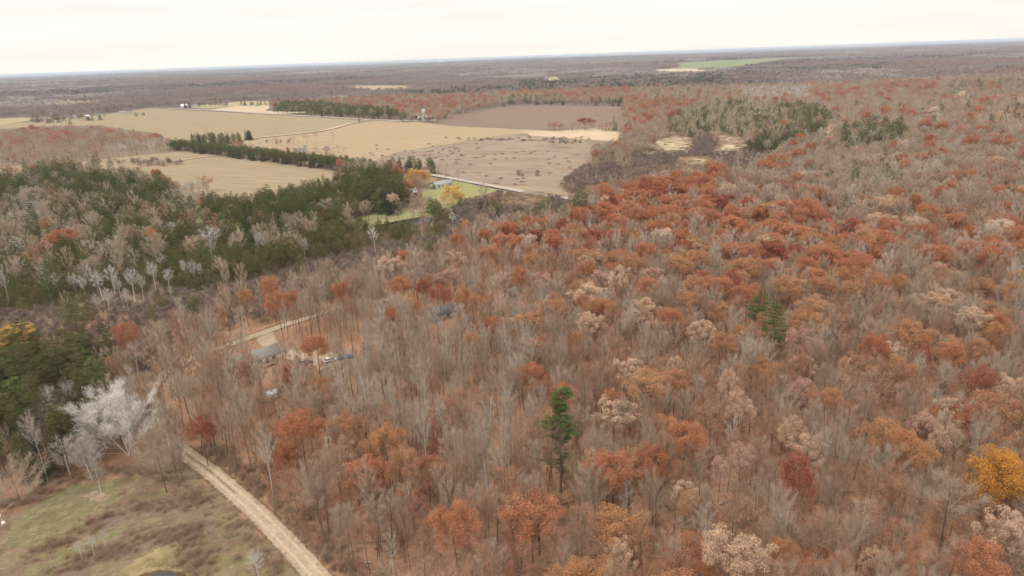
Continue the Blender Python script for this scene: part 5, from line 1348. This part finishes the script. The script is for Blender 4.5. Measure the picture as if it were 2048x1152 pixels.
FARB = [('farmhouse', 'white two-storey farmhouse among dark trees on the far straight road', 368, 216, 16, 10, 6, 4, 'white_siding', 'white_metal_roof'),
        ('farm_barn', 'low white barn beside the far two-storey farmhouse', 392, 214, 18, 10, 3.5, 2.5, 'white_siding', 'grey_shingle'),
        ('farm_barn', 'long grey-white shed at the end of the big tan field', 250, 228, 26, 10, 3.5, 2.5, 'cream_siding', 'grey_shingle'),
        ('farm_barn', 'pinkish low shed left of the long grey-white shed', 244, 228, 14, 10, 4, 2.5, 'cream_siding', 'grey_shingle'),
        ('farmhouse', 'pale grey-roofed bungalow behind a dark spruce at the field end', 146, 236, 15, 9, 3.2, 2.5, 'cream_siding', 'grey_shingle'),
        ('farm_barn', 'white shed beside the pale bungalow', 172, 235, 12, 8, 3.2, 2, 'white_siding', 'white_metal_roof'),
        ('farm_barn', 'low tan farm building beside the white silo', 850, 239, 24, 12, 4, 3, 'cream_siding', 'white_metal_roof'),
        ('farmhouse', 'brown-red farmhouse with white roof left of the silo', 829, 236, 14, 10, 5, 3, 'barn_red', 'white_metal_roof'),
        ('farm_barn', 'white barn in a far yellow field', 1083, 161, 60, 24, 9, 5, 'white_siding', 'white_metal_roof'),
        ('farmhouse', 'white house in the trees beside the far left field strip', 108, 204, 18, 11, 5, 3.5, 'white_siding', 'white_metal_roof'),
        ('farm_barn', 'white shed near the far left field strip', 125, 203, 20, 11, 4, 3, 'cream_siding', 'grey_shingle'),
        ('farm_barn', 'tiny white barn alone in the far woods', 375, 156, 60, 34, 14, 8, 'white_siding', 'white_metal_roof'),
        ('farm_barn', 'tiny white building near the left horizon', 97, 154, 90, 40, 14, 8, 'white_siding', 'white_metal_roof'),
        ('farm_barn', 'second tiny white building near the left horizon', 142, 155, 80, 40, 14, 8, 'white_siding', 'white_metal_roof'),
        ('warehouse', 'large white warehouse complex on the horizon', 850, 127, 240, 90, 26, 6, 'white_siding', 'white_metal_roof'),
        ('warehouse', 'smaller white warehouse beside the large complex', 880, 126, 160, 80, 30, 6, 'white_siding', 'white_metal_roof'),
        ('farmhouse', 'grey farmhouse hidden in the scrubby copse by the hay field', 603, 306, 10, 8, 3.5, 2.5, 'cream_siding', 'grey_shingle')]
for (nm, lab, px, py, L_, W, hw, hr, wm, rm) in FARB:
    c = at(px, py); d_ = np.hypot(c[0], c[1])
    e = obj(nm, None, loc=(c[0] - L_ / 2, c[1], float(terr(c[0], c[1]))), rot=(0, 0, .06)); tag(e, lab, 'house' if 'house' in nm and nm != 'warehouse' else ('warehouse' if nm == 'warehouse' else 'barn'))
    gable(e, L_, W, hw, hr, wm, rm, over=.4, thick=.25)
    if d_ < 3000:
        for q in range(max(2, int(L_ / 6))):
            window(e, 1.5 + q * 5, 0, 1, 1.4, 1.3)
c = at(848, 240); e = obj('silo', None, loc=(c[0], c[1], 0)); tag(e, 'tall white silo standing over the small farmyard', 'silo')
mb = MB(); mb.tube([[0, 0, -1], [0, 0, 16], [0, 0, 17]], [3, 3, 3], 16); part('tower', mb, ['silo_white'], e)
mb = MB(); mb.tube([[0, 0, 17.01], [0, 0, 18.2], [0, 0, 18.8]], [3.05, 2.0, .05], 16); part('dome', mb, ['galvanised'], e)

# vehicles by the ranch house
def vehicle(name, label, cat, px, py, rot, body, kind):
    c = at(px, py); e = obj(name, None, loc=(c[0], c[1], .20), rot=(0, 0, rot)); tag(e, label, cat)
    Lc, Wc = (5.4, 1.9) if kind == 'pickup' else (4.6, 1.8)
    def hull(prof, w, inset=0.0):
        m_ = MB(); n = len(prof)
        v = [(x, -w / 2, z) for x, z in prof] + [(x, w / 2, z) for x, z in prof]
        f = []
        for i in range(n):
            j = (i + 1) % n; f += [(i, j, n + j), (i, n + j, n + i)]
        for i in range(1, n - 1):
            f += [(0, i + 1, i), (n, n + i, n + i + 1)]
        m_.add(v, f); return m_
    if kind == 'pickup':
        part('body', hull([(-2.7, .45), (-2.6, .95), (-.9, .98), (1.2, 1.0), (2.5, .95), (2.7, .75), (2.7, .4)], 1.9), [body], e)
        part('cab', hull([(-.95, .98), (-.7, 1.72), (.55, 1.74), (1.15, 1.0)], 1.6), ['window_glass'], e)
        mb = MB(); mb.box(-.68, .52, -.78, .78, 1.735, 1.79); part('cab_roof', mb, [body], e)
    else:
        part('body', hull([(-2.3, .4), (-2.28, .95), (-1.6, 1.0), (1.2, .98), (2.2, .82), (2.3, .4)], 1.8), [body], e)
        part('cabin', hull([(-2.1, 1.0), (-1.7, 1.5), (.3, 1.52), (1.1, .98)], 1.5), ['window_glass'], e)
        mb = MB(); mb.box(-1.68, .28, -.73, .73, 1.515, 1.56); part('cabin_roof', mb, [body], e)
    for wx in (-1.6, 1.6):
        for wy in (-.9, .9):
            mb = MB(); mb.tube([[wx, wy - .12, .35], [wx, wy - .12, .35], [wx, wy + .12, .35], [wx, wy + .12, .35]], [.02, .36, .36, .02], 12); part('wheel', mb, ['tyre'], e)
    return e
vehicle('pickup_truck', 'dark blue pickup parked at the end of the gravel drive', 'truck', 690, 718, .4, 'blue_paint', 'pickup')
vehicle('parked_car', 'white car parked under the red oak beside the gravel drive', 'car', 662, 724, .5, 'white_paint', 'car')
vehicle('parked_car', 'grey car parked nearest the ranch house on the gravel', 'car', 612, 728, .7, 'grey_paint', 'car')
# things lying about the yard
c = at(640, 760); mb = MB()
for q in range(4):
    mb.box(q * 1.25, q * 1.25 + 1.1, 0, 1.0, 0, .8 + .15 * (q % 2))
w_ = tag(part('wood_stack', mb, ['stack_wood'], None, loc=(c[0], c[1], 0), rot=(0, 0, .3)), 'low stack of firewood in the yard below the parked cars', 'firewood stack')
c = at(626, 770); e = obj('utility_trailer', None, loc=(c[0], c[1], 0), rot=(0, 0, .3)); tag(e, 'pale flat utility trailer in the yard below the ranch house', 'trailer')
mb = MB(); mb.box(-1.8, 1.8, -.9, .9, .5, .6); [mb.box(-1.8, 1.8, y_, y_ + .05, .6, .95) for y_ in (-.9, .85)]; mb.box(1.8, 3.0, -.05, .05, .5, .56); part('bed', mb, ['white_paint'], e)
for wy in (-.98, .98):
    mb = MB(); mb.tube([[0, wy - .08, .33], [0, wy - .08, .33], [0, wy + .08, .33], [0, wy + .08, .33]], [.02, .33, .33, .02], 12); part('wheel', mb, ['tyre'], e)

# ---------------------------------------------------------------- fallen trunks in the woods
LOGS = [(1052, 912, 1098, 922, .24, 'dark fallen trunk just left of the tall lone pine'), (1440, 1010, 1500, 985, .16, 'thin fallen trunk below the pink-leaved oaks'), (1672, 983, 1708, 984, .16, 'short dark log beyond the hunting blind'),
        (1085, 1142, 1180, 1128, .15, 'thin fallen stem along the bottom of the woods'), (1480, 822, 1530, 836, .18, 'fallen trunk under the tall tan oaks'), (1780, 895, 1812, 870, .2, 'leaning dead log in the right woods'),
        (1660, 888, 1700, 880, .2, 'dark fallen log behind the dark red tree'), (905, 1010, 935, 1020, .15, 'short log near the grey spreading tree'), (1330, 1010, 1352, 1026, .22, 'dark stump-like log in a gap of the woods')]
for (ax, ay, bx_, by_, r_, lab) in LOGS:
    A = at(ax, ay, .3); B = at(bx_, by_, .35)
    mb = MB(); t = np.linspace(0, 1, 5)[:, None]; P = A + (B - A) * t + rng.normal(0, .06, (5, 3)); P0 = P - A
    mb.tube(P0, r_ * (1 - .5 * t[:, 0]), 7)
    k = 9; tt = rng.uniform(.3, 1, k); slivers(mb, (P0[0] + (P0[-1] - P0[0]) * tt[:, None]), rng.normal(0, 1, (k, 3)) + np.array([0, 0, .6]), 1.6, .09, rng)
    tag(part('fallen_log', mb, ['log_bark'], None, loc=tuple(A)), lab, 'log', 'fallen logs in the woods')

for k in range(26):
    c = at(rng.uniform(700, 2000), rng.uniform(820, 1140)); a_ = rng.uniform(0, 3.14); ln_ = rng.uniform(4, 10); r_ = rng.uniform(.09, .2)
    t = np.linspace(0, 1, 4)[:, None]; P0 = t * np.array([math.cos(a_) * ln_, math.sin(a_) * ln_, .15]) + rng.normal(0, .08, (4, 3)) + np.array([0, 0, .2])
    mb = MB(); mb.tube(P0, r_ * (1 - .6 * t[:, 0]), 6); tt = rng.uniform(.3, 1, 8); slivers(mb, P0[0] + (P0[-1] - P0[0]) * tt[:, None], rng.normal(0, 1, (8, 3)) + np.array([0, 0, .6]), 1.4, .07, rng)
    c[2] = float(terr(c[0], c[1]))
    ph, _q = place_phrase(*[float(v_[0]) for v_ in proj(c[None])[:2]])
    tag(part('fallen_log', mb, ['log_bark' if k % 3 else 'log_pale'], None, loc=tuple(c)), ('dark' if k % 3 else 'pale') + ' thin fallen log, ' + ph, 'log', 'fallen stems ' + ph)

# ---------------------------------------------------------------- grass, brush and saplings too many to count
def tuft(mat, n, h, w, spread, seed):
    rg = np.random.default_rng(seed); mb = MB()
    A = np.stack([rg.normal(0, spread, n), rg.normal(0, spread, n), np.zeros(n)], 1)
    slivers(mb, A, np.stack([rg.normal(0, .35, n), rg.normal(0, .35, n), np.ones(n)], 1), h * rg.uniform(.5, 1.2, n), w, rg)
    return bpy.data.objects.new('tuft_%s_%d_source' % (mat, seed), mb.mesh('tuft', [mat]))
def scatter_poly(n, poly, avoid_roads=True, avoid=None):
    W = at(np.array([p[0] for p in poly], float), np.array([p[1] for p in poly], float))[:, :2]
    lo = W.min(0); hi = W.max(0); P = rng.uniform(lo, hi, (n, 2))
    k = inpoly(P[:, 0], P[:, 1], [tuple(w) for w in W])
    if avoid_roads:
        for C_, hw in ROADLINES[:1]:
            dd = np.min(np.hypot(P[:, 0, None] - C_[None, :, 0], P[:, 1, None] - C_[None, :, 1]), axis=1); k &= dd > hw + .35
    if avoid:
        bx, by, _ = proj(np.column_stack([P, np.zeros(len(P))])); k &= ~inpoly(bx, by, avoid)
    return P[k]
def lay(name, srcs, P, idx, smin, smax, label, cat):
    n = len(P); rot = np.zeros((n, 3)); rot[:, 2] = rng.uniform(0, 6.28, n); s_ = rng.uniform(smin, smax, n)
    scatter(name, srcs, np.column_stack([P, terr(P[:, 0], P[:, 1])]), rot, np.column_stack([s_, s_, s_ * rng.uniform(.8, 1.2, n)]), idx, label, cat)
WATER = [(262, 1160), (285, 1147), (320, 1140), (355, 1142), (378, 1152), (384, 1175), (330, 1210), (272, 1195)]
MV = [(-120, 1020), (30, 1000), (130, 962), (270, 932), (350, 925), (440, 995), (520, 1070), (600, 1160), (640, 1260), (300, 1400), (-200, 1400)]
P = scatter_poly(6500, MV, avoid=WATER)
nz = noise2(P[:, 0], P[:, 1], 41, 9.0)
srcs = [tuft('grass_blade', 90, .22, .03, .6, 1), tuft('grass_blade', 90, .18, .03, .7, 2), tuft('dry_blade', 80, .42, .03, .6, 3), tuft('dry_blade', 80, .30, .03, .7, 4)]
lay('meadow_grass', srcs, P, np.where(nz + rng.normal(0, .35, len(P)) > .15, rng.integers(2, 4, len(P)), rng.integers(0, 2, len(P))), .6, 1.3, 'rough green and straw grass growing over the clearing', 'grass')
# brown brush bands over the clearing
def brush(seed, h, n, mat):
    T, C = deciduous(seed, h, h * .85, .08, 10, 6, n, .42 * h / 1.4, .03, stems=4, rad=.03, asc=.6)
    J = MB.join((T, 0), (C, 1)); return bpy.data.objects.new('brush_%s_%d_source' % (mat, seed), J.mesh('brush', [mat, mat, mat]))
bs = [brush(5, 1.2, 420, 'twig_brown'), brush(6, 1.0, 380, 'twig_brown'), brush(7, 1.1, 420, 'twig_brown'), brush(8, .9, 360, 'dry_blade')]
pts = []
for (line, wd_, n) in (([(60, 1115), (140, 1075), (220, 1035), (300, 1012), (372, 1003), (410, 1000)], 1.9, 150), ([(90, 1152), (180, 1118), (270, 1090), (345, 1070), (390, 1066)], 1.9, 150), ([(375, 1075), (392, 1100), (385, 1125), (400, 1150)], 2.2, 80),
                       ([(100, 965), (180, 950), (260, 945), (330, 955), (390, 985)], 1.5, 90), ([(395, 935), (470, 1003), (545, 1075), (610, 1150)], .9, 0), ([(420, 1000), (470, 1050), (520, 1110), (560, 1160)], 2.4, 70), ([(0, 1010), (60, 1000), (110, 980)], 1.5, 60)):
    Wl = smooth_line([at(*p)[:2] for p in line], 10)
    if n:
        q = Wl[rng.integers(0, len(Wl), n)] + rng.normal(0, wd_, (n, 2)); pts.append(q)
P = np.concatenate(pts)
for C_, hw in ROADLINES[:1]:
    dd = np.min(np.hypot(P[:, 0, None] - C_[None, :, 0], P[:, 1, None] - C_[None, :, 1]), axis=1); P = P[dd > hw + 1]
lay('clearing_brush', bs, P, rng.integers(0, 4, len(P)), .5, 1.25, 'low brown brush in bands across the grass clearing', 'brush')
# reeds softening the marsh openings and ponds
rd = [tuft('dry_blade', 120, 1.5, .10, 1.5, 11), tuft('dry_blade', 120, 1.2, .10, 1.8, 12)]
pts = []
for k, poly in FIELDS.items():
    if k.startswith('marsh') or k.startswith('reed'):
        W = at(np.array([p[0] for p in poly], float), np.array([p[1] for p in poly], float))[:, :2]
        Ws = np.array(smooth_closed([tuple(w) for w in W], 3, 0, 3))
        q = Ws[rng.integers(0, len(Ws), 420)] + rng.normal(0, 5.5, (420, 2)); pts.append(q)
        c_ = W.mean(0); q2 = c_ + (Ws[rng.integers(0, len(Ws), 240)] - c_) * rng.uniform(0, 1, (240, 1)) ** .5; pts.append(q2)
P = np.concatenate(pts)
lay('marsh_reeds', rd, P, rng.integers(0, 2, len(P)), .7, 1.5, 'straw-coloured reeds round the marsh openings', 'reeds')
# grass creeping onto the road's edges
Cc = smooth_line([at(*p)[:2] for p in MAIN], 26); Tt = np.gradient(Cc, axis=0); Tt /= np.linalg.norm(Tt, axis=1, keepdims=True); Ss = np.stack([Tt[:, 1], -Tt[:, 0]], 1)
i_ = rng.integers(0, len(Cc), 2600); sd_ = np.sign(rng.normal(size=2600)); P = Cc[i_] + Ss[i_] * (sd_ * (2.35 + np.abs(rng.normal(0, .55, 2600)) - .25))[:, None] + Tt[i_] * rng.uniform(-2, 2, (2600, 1))
ve = [tuft('grass_blade', 50, .25, .03, .3, 21), tuft('dry_blade', 50, .35, .03, .3, 22), tuft('dry_blade', 40, .22, .03, .25, 23)]
lay('verge_grass', ve, P, rng.integers(0, 3, len(P)), .6, 1.4, 'ragged grass and weeds creeping over the gravel road edges', 'grass')
# strip of brush and saplings between the road and the woods
line = smooth_line([at(*p)[:2] for p in [(395, 905), (450, 945), (520, 1005), (590, 1070), (650, 1130), (720, 1200)]], 14)
q = line[rng.integers(0, len(line), 520)] + rng.normal(0, 2.6, (520, 2)) + np.array([1.6, .6])
for C_, hw in ROADLINES[:1]:
    dd = np.min(np.hypot(q[:, 0, None] - C_[None, :, 0], q[:, 1, None] - C_[None, :, 1]), axis=1); q = q[dd > hw + .8]
lay('roadside_brush', bs, q, rng.integers(0, 4, len(q)), .6, 1.5, 'tangled grey-brown brush between the gravel road and the trees', 'brush')
# saplings under the woods
sap = []
for k in range(4):
    T, C = deciduous(70 + k, 6, 1.5, .25, 8, 5, 500, .5, .022, asc=.7, rad=.035, nleaf=(0, 350, 0, 600)[k], leaf_s=.16)
    J = MB.join((T, 0), (C, 1)); sap.append(bpy.data.objects.new('sapling_%d_source' % k, J.mesh('sapling', ['bark_brown', 'twig_brown', 'leaf_faded'])))
WOODS = [(420, 960), (560, 900), (420, 800), (560, 760), (760, 700), (1000, 640), (1500, 600), (2100, 620), (2250, 1500), (760, 1500), (620, 1110)]
P = scatter_poly(15000, WOODS)
P = P[np.hypot(P[:, 0], P[:, 1]) < 330]
lay('woods_saplings', sap, P[:5200], rng.integers(0, 4, len(P[:5200])), .4, 1.1, 'thin saplings and low growth under the near woods', 'saplings')

# ---------------------------------------------------------------- haze
m, N, L = new_mat('haze')
o = N('ShaderNodeOutputMaterial'); v = N('ShaderNodeVolumePrincipled')
v.inputs['Color'].default_value = (.80, .89, 1.0, 1); v.inputs['Density'].default_value = 4.3e-5; v.inputs['Anisotropy'].default_value = 0.0
L(v.outputs[0], o.inputs['Volume'])
mb = MB(); mb.box(-62000, 62000, -62000, 62000, -40, 106)
tag(part('haze', mb, ['haze'], None), 'pale bluish haze over the land', 'haze', None, 'stuff')
